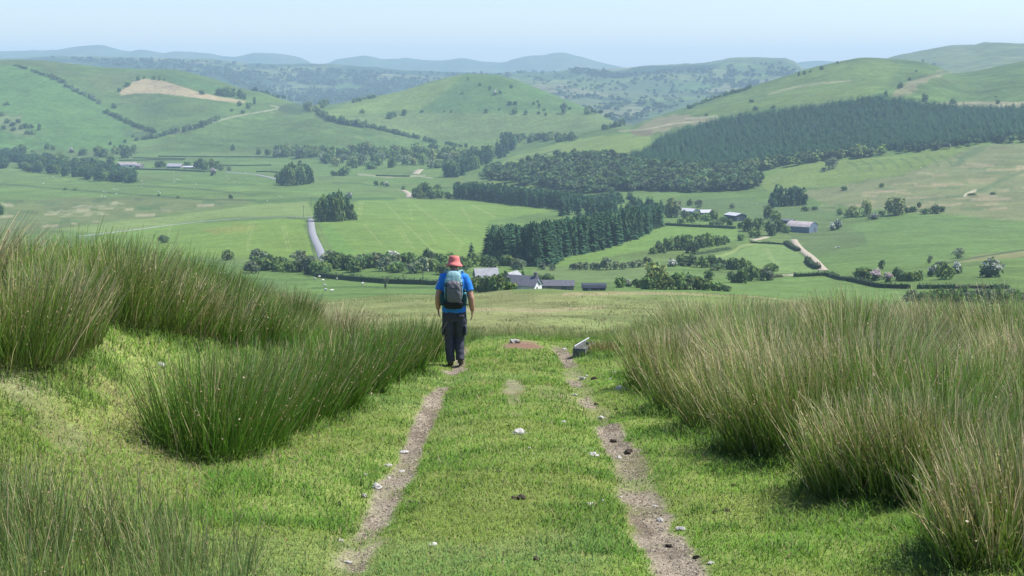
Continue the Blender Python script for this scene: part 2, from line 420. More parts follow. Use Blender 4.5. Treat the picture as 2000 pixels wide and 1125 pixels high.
# hills
hn = fbm(GX, GY, 160, 4, 51)
hill = ((SEG[:, None] > I_HILL - 0.5) & (SEG[:, None] <= I_CREST + 0.02)) & np.ones((1, NC), bool)
C[hill] = 0.86 * C[hill] * (1 + 0.20 * hn[hill])[:, None]
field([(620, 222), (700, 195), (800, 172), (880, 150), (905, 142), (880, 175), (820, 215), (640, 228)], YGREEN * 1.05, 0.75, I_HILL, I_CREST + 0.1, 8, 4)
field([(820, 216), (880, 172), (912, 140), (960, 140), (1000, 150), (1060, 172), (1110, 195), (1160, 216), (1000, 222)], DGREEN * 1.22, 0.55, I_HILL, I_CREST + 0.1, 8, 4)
field([(620, 232), (700, 228), (820, 220), (1000, 222), (1150, 220), (1208, 240), (1130, 262), (1000, 275), (870, 278), (760, 256)], np.array((0.115, 0.155, 0.05)), 0.8, I_HILL, I_CREST + 0.1, 8, 4)
field([(0, 100), (0, 125), (60, 128), (140, 165), (230, 225), (270, 262), (240, 292), (0, 292), (-300, 292), (-300, 100)], np.array((0.075, 0.15, 0.036)), 0.75, I_HILL - 1, I_CREST + 0.1, 8, 3)
field([(0, 112), (90, 116), (160, 126), (90, 130), (0, 127)], ROUGH * 0.75, 0.7, I_HILL, I_CREST + 0.3, 6, 3)
field([(150, 150), (200, 140), (290, 140), (240, 180), (200, 185)], ROUGH * 0.95, 0.6, I_HILL, I_CREST + 0.1, 14, 8)
field([(232, 181), (238, 174), (247, 171), (258, 160), (285, 154), (315, 157), (345, 166), (385, 179), (425, 188), (465, 195), (480, 198), (474, 202), (440, 198), (395, 193), (350, 187), (305, 182), (265, 183), (236, 186)], np.array((0.285, 0.23, 0.125)), 1, I_HILL, I_CREST + 0.1, 2, 1)
field([(330, 150), (400, 160), (470, 180), (460, 186), (420, 180), (350, 164)], DGREEN * 1.1, 0.7, I_HILL, I_CREST + 0.1, 5, 3)
field([(540, 208), (580, 200), (610, 205), (608, 220), (570, 224), (545, 218)], SCRUB * 0.95, 0.9, I_HILL, I_CREST + 0.1, 4, 3)
field([(230, 252), (262, 256), (320, 264), (300, 272), (245, 268)], SCRUB * 1.2, 0.7, I_HILL - 1, I_CREST, 5, 3)
field([(0, 222), (40, 226), (48, 250), (70, 268), (30, 264), (0, 250)], np.array((0.15, 0.16, 0.075)), 0.6, I_HILL, I_CREST, 8, 5)
line([(330, 263), (400, 243), (460, 227), (500, 220), (540, 213), (545, 209), (528, 206)], 2.2, (0.30, 0.28, 0.19), 0.6)
line([(270, 213), (320, 220), (372, 227)], 3.0, SCRUB, 0.7)
line([(372, 265), (420, 280), (450, 290)], 2.4, SCRUB, 0.5)
for k in range(26):
    uu = 560 + 230 * random.random(); vv = 236 + 50 * random.random()
    line([(uu, vv), (uu + 10 + 25 * random.random(), vv + 2 + 4 * random.random())], 2.5, ROUGH * random.choice((0.7, 1.2)), 0.5)
# spur and the right-hand hill
field([(975, 322), (1010, 300), (1080, 283), (1150, 268), (1215, 262), (1275, 262), (1270, 285), (1225, 305), (1180, 312), (1100, 312), (1020, 322)], YGREEN * 1.08, 0.85, I_VAL + 3, I_CREST, 4, 3)
field([(1225, 250), (1290, 226), (1300, 240), (1260, 262), (1215, 262)], GREEN * 1.1, 0.7, I_HILL, I_CREST + 0.1, 4, 2)
field([(1290, 226), (1340, 225), (1400, 235), (1390, 244), (1330, 246), (1290, 258), (1240, 255), (1260, 243)], np.array((0.20, 0.17, 0.10)), 0.7, I_HILL, I_CREST, 6, 7)
field([(1235, 254), (1275, 253), (1275, 266), (1236, 266)], np.array((0.13, 0.10, 0.06)), 0.8, I_HILL - 1, I_CREST, 4, 3)
line([(1210, 256), (1260, 253), (1320, 240), (1395, 236)], 3.0, (0.28, 0.25, 0.16), 0.5)
line([(1340, 231), (1400, 228), (1395, 238)], 4, (0.28, 0.25, 0.17), 0.5)
field([(1340, 220), (1420, 190), (1520, 160), (1600, 133), (1690, 116), (1760, 120), (1740, 160), (1700, 190), (1500, 212), (1400, 226)], YGREEN * 0.95, 0.55, I_HILL, I_CREST + 0.1, 10, 5)
line([(1500, 185), (1530, 176), (1560, 169), (1600, 162), (1660, 158)], 3.2, (0.26, 0.24, 0.14), 0.5)
line([(1400, 205), (1450, 195), (1500, 185)], 2.5, SCRUB * 1.3, 0.6)
field([(1735, 190), (1752, 172), (1778, 160), (1800, 150), (1830, 138), (1870, 132), (1880, 138), (1840, 148), (1800, 162), (1785, 178), (1760, 190)], np.array((0.22, 0.19, 0.11)), 0.6, I_HILL, I_CREST + 0.2, 5, 6)
line([(1775, 156), (1810, 148), (1850, 139)], 4, SCRUB, 0.7)
field([(1740, 118), (1800, 119), (1840, 132), (1800, 125), (1745, 124)], SCRUB * 1.1, 0.6, I_HILL, I_CREST + 0.2, 4, 3)
field([(1815, 202), (1900, 199), (2300, 198), (2300, 212), (2000, 211), (1880, 210)], np.array((0.28, 0.24, 0.145)), 0.75, I_HILL - 0.5, I_CREST, 3, 3)
field([(1560, 376), (1640, 362), (1760, 342), (1850, 308), (1915, 283), (2300, 272), (2300, 445), (2000, 434), (1850, 418), (1740, 412), (1620, 400)], np.array((0.165, 0.160, 0.080)), 0.62, I_VAL, I_HILL + 0.5, 7, 5)
field([(1880, 300), (1920, 283), (1935, 283), (1890, 312), (1860, 330)], SCRUB * 1.4, 0.7, I_VAL, I_HILL + 0.5, 6, 4)
for k in range(120):
    uu = 1570 + 430 * random.random(); vv = 300 + 112 * random.random()
    if vv < 400 - 0.27 * (uu - 1560): continue
    ln = 15 + 60 * random.random()
    line([(uu, vv), (uu + ln * 0.5, vv - 1 + 2 * random.random()), (uu + ln, vv - 3 + 5 * random.random())], 2.2 + 2 * random.random(), random.choice((SCRUB * 1.5, TAN * 1.15, ROUGH, np.array((0.27, 0.22, 0.13)))), 0.55)
line([(2010, 330), (1960, 350), (1925, 368), (1880, 382), (1800, 392)], 6, SCRUB * 1.5, 0.6)
line([(1884, 382), (1890, 378), (1905, 372)], 4, (0.45, 0.38, 0.26), 0.7)
field([(1480, 350), (1560, 320), (1660, 312), (1780, 302), (1900, 282), (1860, 306), (1760, 340), (1640, 360), (1500, 375)], YGREEN, 0.8, I_VAL, I_HILL + 0.5, 4, 2)
for k in range(9):
    uu = 1655 + 26 * k
    line([(uu, 316 - 0.06 * (uu - 1655)), (uu + 16, 322 - 0.05 * (uu - 1655)), (uu + 22, 332 - 0.05 * (uu - 1655))], 3.2, DGREEN * 0.9, 0.55)
# valley floor
field([(1080, 522), (1090, 505), (1160, 492), (1240, 467), (1300, 438), (1380, 436), (1442, 446), (1440, 466), (1390, 470), (1250, 490), (1130, 515)], np.array((0.118, 0.192, 0.044)), 0.9, None, None, 2.5, 1)
field([(1355, 505), (1440, 490), (1480, 476), (1540, 476), (1600, 530), (1535, 534), (1450, 530), (1370, 520)], np.array((0.135, 0.205, 0.062)), 0.85, None, None, 2.5)
line([(1362, 520), (1360, 508), (1410, 500), (1435, 490), (1445, 482), (1485, 473)], 4, (0.2, 0.25, 0.08), 0.8)
line([(1492, 484), (1505, 505), (1522, 525)], 1.6, (0.21, 0.25, 0.1), 0.6); line([(1497, 484), (1510, 505), (1527, 525)], 1.6, (0.21, 0.25, 0.1), 0.6)
field([(1200, 555), (1300, 530), (1450, 540), (1540, 545), (1640, 548), (1800, 575), (1980, 572), (1980, 600), (1500, 600), (1200, 575)], GREEN * 1.18, 0.7, I_VAL - 2, None, 4)
field([(1620, 525), (1560, 482), (1600, 470), (1690, 472), (1655, 440), (1760, 426), (1900, 424), (2000, 432), (2300, 440), (2300, 500), (2000, 490), (1900, 500), (1750, 522)], np.array((0.098, 0.160, 0.044)), 0.75, None, None, 4, 2)
field([(1540, 455), (1640, 440), (1690, 455), (1690, 478), (1640, 490), (1590, 505), (1565, 480)], np.array((0.075, 0.11, 0.04)), 0.65, None, None, 8, 6)
field([(1400, 385), (1480, 390), (1560, 400), (1650, 410), (1640, 440), (1540, 450), (1460, 440), (1430, 415), (1300, 405), (1300, 392)], np.array((0.085, 0.125, 0.045)), 0.7, None, None, 8, 6)
field([(1900, 500), (2000, 488), (2300, 480), (2300, 500), (2000, 502), (1870, 512)], TAN * 0.9, 0.6, None, None, 5, 2)
line([(1840, 515), (1900, 504), (1960, 494), (2010, 487)], 3, SCRUB, 0.8)
field([(640, 502), (618, 440), (640, 430), (700, 391), (760, 388), (890, 392), (1000, 398), (1082, 411), (1000, 425), (955, 430), (948, 508), (860, 502), (760, 495)], np.array((0.125, 0.195, 0.040)), 0.85, None, None, 2.5)
field([(622, 440), (640, 436), (660, 452), (700, 500), (640, 503)], np.array((0.09, 0.175, 0.036)), 0.6, None, None, 14, 4)
field([(205, 456), (330, 438), (598, 427), (592, 440), (604, 470), (613, 506), (330, 502), (150, 495)], np.array((0.125, 0.195, 0.036)), 0.85, None, None, 2.5)
field([(100, 448), (350, 419), (480, 402), (600, 394), (612, 421), (430, 425), (205, 456)], np.array((0.155, 0.205, 0.062)), 0.85, None, None, 2.5)
field([(395, 448), (470, 438), (500, 444), (470, 454), (410, 458)], np.array((0.20, 0.19, 0.05)), 0.5, None, None, 12, 8)
field([(-300, 400), (0, 396), (120, 386), (330, 388), (470, 386), (495, 397), (400, 410), (330, 420), (100, 448), (-300, 460)], np.array((0.115, 0.135, 0.052)), 0.75, None, None, 7, 5)
for k in range(70):
    uu = 500 * random.random() - 10; vv = 386 + 60 * random.random()
    if vv > 452 - 0.11 * uu: continue
    ln = 8 + 28 * random.random()
    line([(uu, vv), (uu + ln, vv - 1.5 + 3 * random.random())], 2 + 3 * random.random(), random.choice((SCRUB, SCRUB * 1.4, DGREEN, np.array((0.3, 0.27, 0.16)))), 0.55)
for (uu, vv, ln) in ((90, 414, 90), (140, 404, 70), (110, 421, 60), (165, 417, 40), (205, 399, 35)):
    for q_ in range(int(ln / 5)):
        u_ = uu + ln * random.random(); v_ = vv + 5 * (random.random() - 0.5); line([(u_, v_), (u_ + 8 + 8 * random.random(), v_ - 1)], 1.5, (0.26, 0.25, 0.15), 0.4)
for pl in ([(490, 432), (482, 458), (484, 490)], [(498, 432), (489, 458), (491, 490)], [(551, 440), (556, 465), (562, 488)], [(557, 440), (562, 465), (568, 488)], [(333, 441), (327, 465), (322, 484)],
           [(754, 397), (760, 404), (790, 436), (850, 494)], [(808, 398), (830, 414), (870, 445), (905, 476)], [(704, 395), (699, 418)], [(709, 395), (704, 418)], [(711, 437), (745, 478)], [(775, 442), (797, 478), (810, 486)], [(780, 440), (803, 477)],
           [(800, 400), (805, 430)], [(920, 400), (945, 412), (968, 424)], [(900, 405), (915, 425), (922, 445)], [(836, 450), (850, 474)], [(893, 492), (903, 478)]):
    line(pl, 1.5, (0.23, 0.26, 0.09), 0.55)
field([(640, 300), (900, 290), (900, 330), (700, 335), (480, 312), (240, 306), (240, 300)], GREEN * 1.05, 0.4, None, None, 4)
for (pl, w, c_, a_) in (([(0, 359), (60, 364), (130, 370), (225, 377), (330, 385), (400, 390), (500, 391)], 2.4, SCRUB, 0.8), ([(270, 363), (380, 368), (470, 378), (500, 382)], 2.4, SCRUB, 0.7), ([(300, 352), (420, 360), (500, 361)], 2.6, DGREEN * 0.85, 0.6),
                        ([(500, 395), (545, 391), (600, 389), (770, 388)], 5, DGREEN * 0.85, 0.65), ([(650, 357), (700, 358), (720, 362), (755, 365)], 2.2, SCRUB, 0.6), ([(700, 340), (760, 346), (830, 342)], 2.4, (0.3, 0.29, 0.18), 0.5), ([(860, 367), (895, 366)], 3, DGREEN * 0.8, 0.8),
                        ([(440, 308), (560, 308), (640, 312)], 2.2, SCRUB, 0.6), ([(560, 425), (600, 428), (603, 450), (607, 475), (614, 500)], 2.2, SCRUB, 0.8), ([(622, 440), (632, 465), (650, 495)], 5, ROUGH, 0.6), ([(860, 318), (930, 305), (960, 300)], 2.0, SCRUB, 0.5),
                        ([(1010, 312), (1050, 303), (1095, 292)], 2.4, SCRUB, 0.7), ([(1100, 300), (1140, 297)], 2.2, SCRUB, 0.6), ([(1000, 303), (1060, 292)], 2, DGREEN, 0.6)):
    line(pl, w, c_, a_)
field([(600, 545), (830, 556), (1000, 548), (1000, 590), (600, 600)], GREEN * 1.1, 0.7, I_BROW, None, 5, 2)
line([(610, 563), (700, 560), (800, 562), (860, 561)], 3, DGREEN * 0.7, 0.6, I_BROW)
line([(610, 578), (700, 574), (860, 575)], 3, DGREEN * 0.8, 0.5, I_BROW)
field([(1040, 524), (1290, 520), (1290, 548), (1110, 550), (1040, 540)], np.array((0.12, 0.165, 0.06)), 0.7, None, None, 4, 3)
# sward texture over everything
C *= 1 + (sstep(320, 500, GY) * (0.13 * fine + 0.07 * strk))[..., None]
# moor below the track
moor = sstep(33, 42, GY) * sstep(330, 230, GY)
mcol = np.array((0.160, 0.190, 0.068))
mn = fbm(GX, GY * 0.35, 4.5, 4, 61); mn2 = fbm(GX, GY * 0.22, 22, 3, 62)
mc = mcol[None, None] + (mn2 * 0.9)[..., None] * (np.array((0.24, 0.205, 0.105)) - mcol) + (mn * 0.35)[..., None] * mcol
lerp(moor, np.clip(mc, 0.02, 1))
line([(860, 606), (960, 604), (1060, 607), (1180, 600)], 5, (0.33, 0.27, 0.16), 0.5, I_NEAR, I_BROW + 0.3)
line([(1100, 575), (1250, 572), (1420, 574), (1520, 580)], 5, (0.30, 0.24, 0.14), 0.6, I_BROW - 1, I_BROW + 1)
field([(1000, 562), (1180, 562), (1190, 570), (1000, 573)], np.array((0.12, 0.17, 0.05)), 0.8, I_BROW - 0.6, I_BROW + 0.5, 4, 2)
# turf, ruts and scars close by
near = sstep(42, 33, GY)
gn = fbm(GX, GY, 1.6, 4, 71); gn2 = fbm(GX, GY, 0.35, 3, 72)
tc_ = np.array((0.155, 0.205, 0.050))[None, None] * (1 + 0.25 * gn)[..., None] + np.clip(gn2, 0, 1)[..., None] * np.array((0.09, 0.06, 0.03))
lerp(near, tc_)
def rut_centre(y, side):
    return side * (0.905 + 0.030 * np.sin(y * 0.55 + side) + 0.015 * np.sin(y * 1.7 + 2 * side)) + np.where(np.asarray(side) < 0, 0.0, 0.02)
def bare(x, y):
    """how bare of grass the ground is, 0..1"""
    nz = fbm(x, y, 0.45, 5, 81, 0.65) * 1.1 + fbm(x, y, 1.8, 2, 82) * 0.7
    r = 0
    wl = 0.095 + 0.015 * np.sin(y * 0.9)
    wr = 0.130 + 0.018 * np.sin(y * 0.7 + 1)
    for s, w in ((-1, wl), (1, wr)):
        d = np.abs(x - rut_centre(y, s))
        r = np.maximum(r, sstep(1.45, 0.55, d / w + 0.5 * nz))
    r = r * sstep(28.5, 26, y)
    brk = fbm(x, y * 0.55, 0.9, 3, 83)
    r = r * np.where(x < 0, 1 - 0.85 * sstep(-0.05, 0.25, brk + 0.12 * sstep(11, 7, y)), 1 - 0.6 * sstep(0.02, 0.35, brk))
    d = np.hypot((x - 0.02) / 0.13, (y - 17.2) / 2.6); r = np.maximum(r, 0.6 * sstep(1.2, 0.4, d + 0.7 * nz))
    d = np.hypot((x - 0.22) / 0.42, (y - 26.6) / 0.9); r = np.maximum(r, sstep(1.2, 0.7, d + 0.3 * nz))
    d = np.hypot((x - 0.55) / 0.3, (y - 16.5) / 1.5); r = np.maximum(r, 0.3 * sstep(1.2, 0.3, d + 0.8 * nz))
    d = np.hypot((x + 3.85) / 0.3, (y - 10.9) / 0.5); r = np.maximum(r, 0.4 * sstep(1.1, 0.3, d + 0.9 * nz))
    d = np.hypot((x + 3.35) / 0.2, (y - 10.2) / 0.35); r = np.maximum(r, 0.3 * sstep(1.1, 0.3, d + 0.9 * nz))
    d = np.hypot((x + 0.88) / 0.22, (y - 21.4) / 0.7); r = np.maximum(r, 0.9 * sstep(1.2, 0.6, d + 0.3 * nz))
    return np.clip(r, 0, 1)
bm_ = bare(GX, GY) * near
dn = fbm(GX, GY, 0.12, 3, 91); dn2 = fbm(GX, GY, 0.9, 2, 92)
dc = DIRT[None, None] * (1 + 0.30 * dn + 0.22 * dn2)[..., None]
wet = sstep(0.12, 0.38, fbm(GX, GY * 0.7, 0.38, 3, 93))
dc = dc + (wet * 0.75)[..., None] * (np.array((0.105, 0.080, 0.055)) - dc)
moss = sstep(0.05, 0.35, fbm(GX, GY * 0.5, 0.5, 3, 94))
dc = dc + (moss * 0.6)[..., None] * (np.array((0.15, 0.16, 0.06)) - dc)
red = np.exp(-(((GX - 0.22) / 0.6) ** 2 + ((GY - 26.6) / 1.2) ** 2))
dc = dc + red[..., None] * (np.array((0.20, 0.115, 0.08)) - dc)
lerp(bm_, np.clip(dc, 0.03, 1))
C = np.clip(C, 0.015, 0.9)

# ------------------------------------------------------------------ the ground as sheets sharing their borders
M_TURF = mat('turf', attr=True, rough=0.95, spec=0.1, noise=[(70, 4, 0.55, 1.45), (9, 4, 0.8, 1.2)], bump=(60, 0.6, 0.02))
M_MOOR = mat('rough_grassland', attr=True, rough=0.95, spec=0.1, noise=[(2.2, 6, 0.72, 1.28), (0.4, 4, 0.88, 1.12)], bump=(3, 0.8, 0.25))
M_PAST = mat('pasture', attr=True, rough=0.95, spec=0.08, noise=[(0.30, 8, 0.72, 1.28), (0.05, 5, 0.88, 1.12)], bump=(0.4, 0.5, 0.8))
M_HILL = mat('hill_grass', attr=True, rough=0.95, spec=0.05, noise=[(0.12, 8, 0.70, 1.30), (0.02, 5, 0.84, 1.16)], bump=(0.12, 0.5, 3.0))
M_FAR = mat('distant_country', attr=True, rough=1.0, spec=0.05, noise=[(0.02, 6, 0.72, 1.28), (0.005, 4, 0.85, 1.15)], bump=(0.02, 0.4, 15.0))
def sheet(name, s0, s1, m, label):
    r0 = int(np.searchsorted(SEG, s0)); r1 = int(np.searchsorted(SEG, s1))
    n = r1 - r0 + 1
    V = np.stack([GX[r0:r1 + 1], GY[r0:r1 + 1], GZ[r0:r1 + 1]], -1).reshape(-1, 3)
    q = (np.arange(n - 1)[:, None] * NC + np.arange(NC - 1)[None, :]).ravel()
    Fq = np.stack([q, q + 1, q + NC + 1, q + NC], 1)
    o = link(name, new_mesh(name, V, Fq, C[r0:r1 + 1].reshape(-1, 3), [m], True))
    tag(o, label, 'terrain', None, 'structure')
    return o
sheet('ground', 0, I_NEAR, M_TURF, 'short green hilltop turf with two bare wheel ruts')
sheet('moorland', I_NEAR, I_VAL, M_MOOR, 'rough yellow green grassland sloping away below the track')
sheet('valley_floor', I_VAL, I_HILL, M_PAST, 'broad green valley of pasture fields')
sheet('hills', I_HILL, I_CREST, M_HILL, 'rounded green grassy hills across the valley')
sheet('distant_hills', I_CREST, NS - 1, M_FAR, 'blue hazy hills on the horizon')

# ------------------------------------------------------------------ lanes and tracks
M_ROAD = mat('lane_tarmac', (0.24, 0.24, 0.245), 0.9, noise=[(0.8, 4, 0.8, 1.15)])
M_STONY = mat('stony_track', (0.34, 0.29, 0.21), 0.95, noise=[(0.9, 4, 0.75, 1.2)])
def lane(name, label, pl, w, m, ymin=250, lift=0.22, step=3.0, kind='structure'):
    P = pts(path_pts(pl, step) + [pl[-1]], ymin)
    P = np.concatenate([P[:1], P[1:][np.hypot(*np.diff(P[:, :2], axis=0).T) > 0.4]])
    for _ in range(2):
        P[1:-1] = (P[:-2] + 2 * P[1:-1] + P[2:]) / 4
    t = np.gradient(P[:, :2], axis=0); t /= np.linalg.norm(t, axis=1)[:, None] + 1e-9
    nx = np.stack([-t[:, 1], t[:, 0]], 1)
    rows = []
    for q in (-0.5, 0, 0.5):
        xy = P[:, :2] + nx * w * q
        rows.append(np.concatenate([xy, (gz(xy[:, 0], xy[:, 1]) + lift + (0.05 if q == 0 else 0))[:, None]], 1))
    for q, dz in ((-0.56, -0.5), (0.56, -0.5)):       # verges run down into the ground
        xy = P[:, :2] + nx * w * q
        r = np.concatenate([xy, (gz(xy[:, 0], xy[:, 1]) + dz)[:, None]], 1)
        rows = [r] + rows if q < 0 else rows + [r]
    n = len(P); V = np.concatenate(rows)
    Fq = np.concatenate([np.stack([k * n + np.arange(n - 1), k * n + np.arange(1, n), (k + 1) * n + np.arange(1, n), (k + 1) * n + np.arange(n - 1)], 1) for k in range(4)])
    o = link(name, new_mesh(name, V, Fq, None, [m], True)); tag(o, label, 'lane', None, kind)
lane('lane', 'grey tarmac lane running down between two striped fields', [(607, 427), (608, 440), (610, 455), (616, 470), (622, 482), (627, 495), (632, 510), (634, 520)], 4.4, M_ROAD, 420)
lane('lane', 'pale lane crossing behind the left striped field', [(150, 462), (205, 456), (270, 448), (330, 440), (400, 432), (480, 426), (560, 424), (612, 423)], 2.6, M_ROAD, 420)
lane('lane', 'short pale curve of the far lane', [(783, 371), (792, 373), (800, 379), (799, 386)], 6.0, M_STONY, 900)
lane('lane', 'pale gravel yard by the valley tree belt', [(812, 340), (816, 334), (822, 331)], 9, M_STONY, 1100)
lane('lane', 'pale far lane below the valley tree belt', [(700, 343), (760, 345), (820, 345), (846, 349)], 3.5, M_STONY, 1100)
lane('lane', 'faint far lane left of the dense copse', [(440, 336), (500, 341), (525, 346), (540, 350)], 5, M_ROAD, 1100)
lane('farm_track', 'stony farm track climbing to the big barn', [(1609, 529), (1602, 522), (1592, 510), (1580, 499), (1566, 489), (1556, 478), (1550, 468)], 4.2, M_STONY, 420)
lane('farm_track', 'pale gateway in the hedge at the foot of the farm track', [(1526, 538), (1540, 538), (1554, 536)], 4.5, M_STONY, 420)
lane('farm_track', 'short pale farm track between the barn bushes', [(1468, 470), (1482, 467), (1498, 463)], 4, M_STONY, 500)

# ------------------------------------------------------------------ buildings
M_SLATE = mat('slate_roof', (0.115, 0.115, 0.135), 0.7, noise=[(1.5, 4, 0.75, 1.25)])
M_LSLATE = mat('pale_roof', (0.30, 0.30, 0.31), 0.7, noise=[(0.8, 4, 0.8, 1.2)])
M_TIN = mat('corrugated_roof', (0.46, 0.46, 0.48), 0.6, noise=[(0.4, 4, 0.82, 1.12)])
M_RUSTY = mat('weathered_roof', (0.36, 0.31, 0.30), 0.7, noise=[(0.3, 5, 0.7, 1.25)])
M_WHITE = mat('white_render', (0.78, 0.77, 0.74), 0.85, noise=[(0.6, 4, 0.92, 1.04)])
M_STONE = mat('stone_wall', (0.22, 0.20, 0.18), 0.9, noise=[(1.5, 5, 0.7, 1.3)])
M_DARKW = mat('dark_boards', (0.045, 0.055, 0.075), 0.8, noise=[(0.5, 3, 0.8, 1.2)])
M_BLUEW = mat('blue_grey_cladding', (0.14, 0.18, 0.24), 0.7, noise=[(0.4, 3, 0.9, 1.1)])
M_GLASS = mat('window_glass', (0.02, 0.025, 0.03), 0.15, spec=0.6)
M_DOOR = mat('door_paint', (0.10, 0.11, 0.12), 0.6)
M_REDW = mat('red_bricks', (0.30, 0.14, 0.10), 0.8)
def boxv(x0, x1, y0, y1, z0, z1):
    V = np.array([(x, y, z) for x in (x0, x1) for y in (y0, y1) for z in (z0, z1)], float)
    return V, np.array([(0, 1, 3, 2), (4, 6, 7, 5), (0, 4, 5, 1), (2, 3, 7, 6), (0, 2, 6, 4), (1, 5, 7, 3)])
def joinp(ps):
    Vs, Fs, off = [], [], 0
    for V, Fq in ps:
        Vs.append(V); Fs.append(Fq + off); off += len(V)
    return np.concatenate(Vs), np.concatenate(Fs)
def boxes(name, bl, m, parent):
    V, Fq = joinp([boxv(*b) for b in bl]); return link(name, new_mesh(name, V, Fq, None, [m]), parent)
def building(name, label, cat, loc, rz, L, W, hw, hr, wall, roof, sink=3.0, chim=(), wins=(), doors=(), arch=False, group=None):
    """ridge along local x; L long, W wide, hw to the eaves, hr to the ridge above them"""
    r = empty(name, loc, rz); tag(r, label, cat, group)
    n = 9 if arch else 3
    prof = []
    for i in range(n):
        t = i / (n - 1) * 2 - 1
        prof.append((t * W / 2, hw + hr * ((1 - abs(t)) if not arch else (1 - t * t) ** 0.8)))
    V = []; Fs4 = []; 
    for x in (-L / 2, L / 2):
        for (y, z) in prof: V.append((x, y, z - 0.02))
        V += [(x, W / 2, -sink), (x, -W / 2, -sink)]
    k = n + 2; V = np.array(V)
    side = [np.array([(n - 1, n, k + n, k + n - 1)]), np.array([(0, k, k + n + 1, n + 1)])]
    gables = [np.array([list(range(k))[::-1]]), np.array([list(range(k, 2 * k))])]
    link('wall', new_mesh('wall', V, side + gables, None, [wall]), r)
    ov = 0.35; th = 0.16; RV = []
    for x in (-L / 2 - ov, L / 2 + ov):
        for dz in (0.0, th):
            for (y, z) in prof:
                s = 1 + 2 * ov / W; RV.append((x, y * s, z + dz - (hr / (W / 2) * ov if abs(y) > W / 2 - 1e-6 else 0)))
    q = []
    for i in range(n - 1):
        q += [(i, i + 1, 2 * n + i + 1, 2 * n + i), (n + i, 3 * n + i, 3 * n + i + 1, n + i + 1), (i, n + i, n + i + 1, i + 1), (2 * n + i, 2 * n + i + 1, 3 * n + i + 1, 3 * n + i)]
    q += [(0, 2 * n, 3 * n, n), (n - 1, 2 * n - 1, 4 * n - 1, 3 * n - 1)]
    ro = link('roof', new_mesh('roof', np.array(RV), np.array(q), None, [roof]), r)
    for cx in chim:
        c = boxes('chimney', [(cx - 0.55, cx + 0.55, -0.4, 0.4, hw + hr - 0.7, hw + hr + 1.1), (cx - 0.62, cx + 0.62, -0.47, 0.47, hw + hr + 1.1, hw + hr + 1.25), (cx - 0.35, cx - 0.1, -0.13, 0.13, hw + hr + 1.25, hw + hr + 1.6), (cx + 0.1, cx + 0.35, -0.13, 0.13, hw + hr + 1.25, hw + hr + 1.6)], M_STONE, ro)
    for (face, s, z, w, h) in wins:
        if face == 'front':
            f = boxes('window', [(s - w / 2, s + w / 2, -W / 2 - 0.05, -W / 2 + 0.1, z, z + h)], M_WHITE if wall is not M_WHITE else M_DOOR, r)
            boxes('pane', [(s - w / 2 + 0.1, s + w / 2 - 0.1, -W / 2 - 0.08, -W / 2 + 0.02, z + 0.1, z + h - 0.1)], M_GLASS, f)
        else:
            f = boxes('window', [(L / 2 - 0.1, L / 2 + 0.05, s - w / 2, s + w / 2, z, z + h)], M_DOOR, r)
            boxes('pane', [(L / 2 - 0.02, L / 2 + 0.08, s - w / 2 + 0.1, s + w / 2 - 0.1, z + 0.1, z + h - 0.1)], M_GLASS, f)
    for (face, s, w, h) in doors:
        if face == 'front': boxes('door', [(s - w / 2, s + w / 2, -W / 2 - 0.06, -W / 2 + 0.1, 0, h)], M_DOOR, r)
        else: boxes('door', [(L / 2 - 0.1, L / 2 + 0.06, s - w / 2, s + w / 2, 0, h)], M_DOOR, r)
    return r
def at(u, y, vtop, htot):
    """ground spot at depth y under pixel column u, set so that something htot tall tops out at row vtop"""
    a, e = ae(u, vtop)
    return np.array([float(a) * y, y, CZ + float(e) * y - htot])
rad = math.radians
# near farm
b = building('cottage', 'slate roofed cottage with white gable and chimney beyond the moor', 'house', at(1022, 455, 538.5, 6.6), rad(-24), 10.5, 6.4, 3.9, 2.7, M_WHITE, M_SLATE, 6, (4.4,), [('gable', 0.2, 3.7, 0.8, 1.0), ('gable', -1.6, 1.2, 0.8, 1.1), ('gable', 1.7, 1.2, 0.8, 1.1), ('front', -1.5, 1.2, 1.0, 1.2), ('front', 2.5, 1.2, 1.0, 1.2)], [('front', 0.6, 1.0, 2.0)])
building('lean_to', 'small white gabled porch wing with slate roof in front of the cottage', 'annexe', at(1036, 448, 547, 4.2), rad(-24), 4.6, 4.2, 2.6, 1.7, M_WHITE, M_SLATE, 6, (), [('gable', 0, 1.1, 0.9, 1.0)])
building('outbuilding', 'long low slate roofed outbuilding with white gable end', 'outbuilding', at(1084, 462, 547.5, 3.6), rad(-3), 12.4, 4.2, 2.2, 1.4, M_STONE, M_SLATE, 6, (), [('gable', 0, 1.0, 0.8, 0.8)], [('front', -2, 1.2, 1.9), ('front', 3, 1.6, 1.9)])
building('shed', 'dark low shed roof right of the long outbuilding', 'shed', at(1160, 450, 553.5, 3.0), rad(-2), 7.4, 3.4, 1.9, 1.1, M_DARKW, M_DARKW, 6, (), [('front', -1.5, 0.8, 0.8, 0.7)], [('front', 1.5, 1.0, 1.7)], arch=True)
building('stone_barn', 'stone barn with pale grey roof beside the walker', 'barn', at(949, 520, 524.5, 6.2), rad(12), 8.4, 6.4, 3.4, 2.9, M_STONE, M_LSLATE, 6, (), [], [('front', 0, 2.4, 2.6)])
building('byre', 'small pale roofed byre half hidden left of the cottage', 'barn', at(1001, 500, 531, 5.4), rad(62), 7.0, 5.0, 3.2, 2.2, M_STONE, M_LSLATE, 6, (), [], [('front', 0, 1.8, 2.2)])
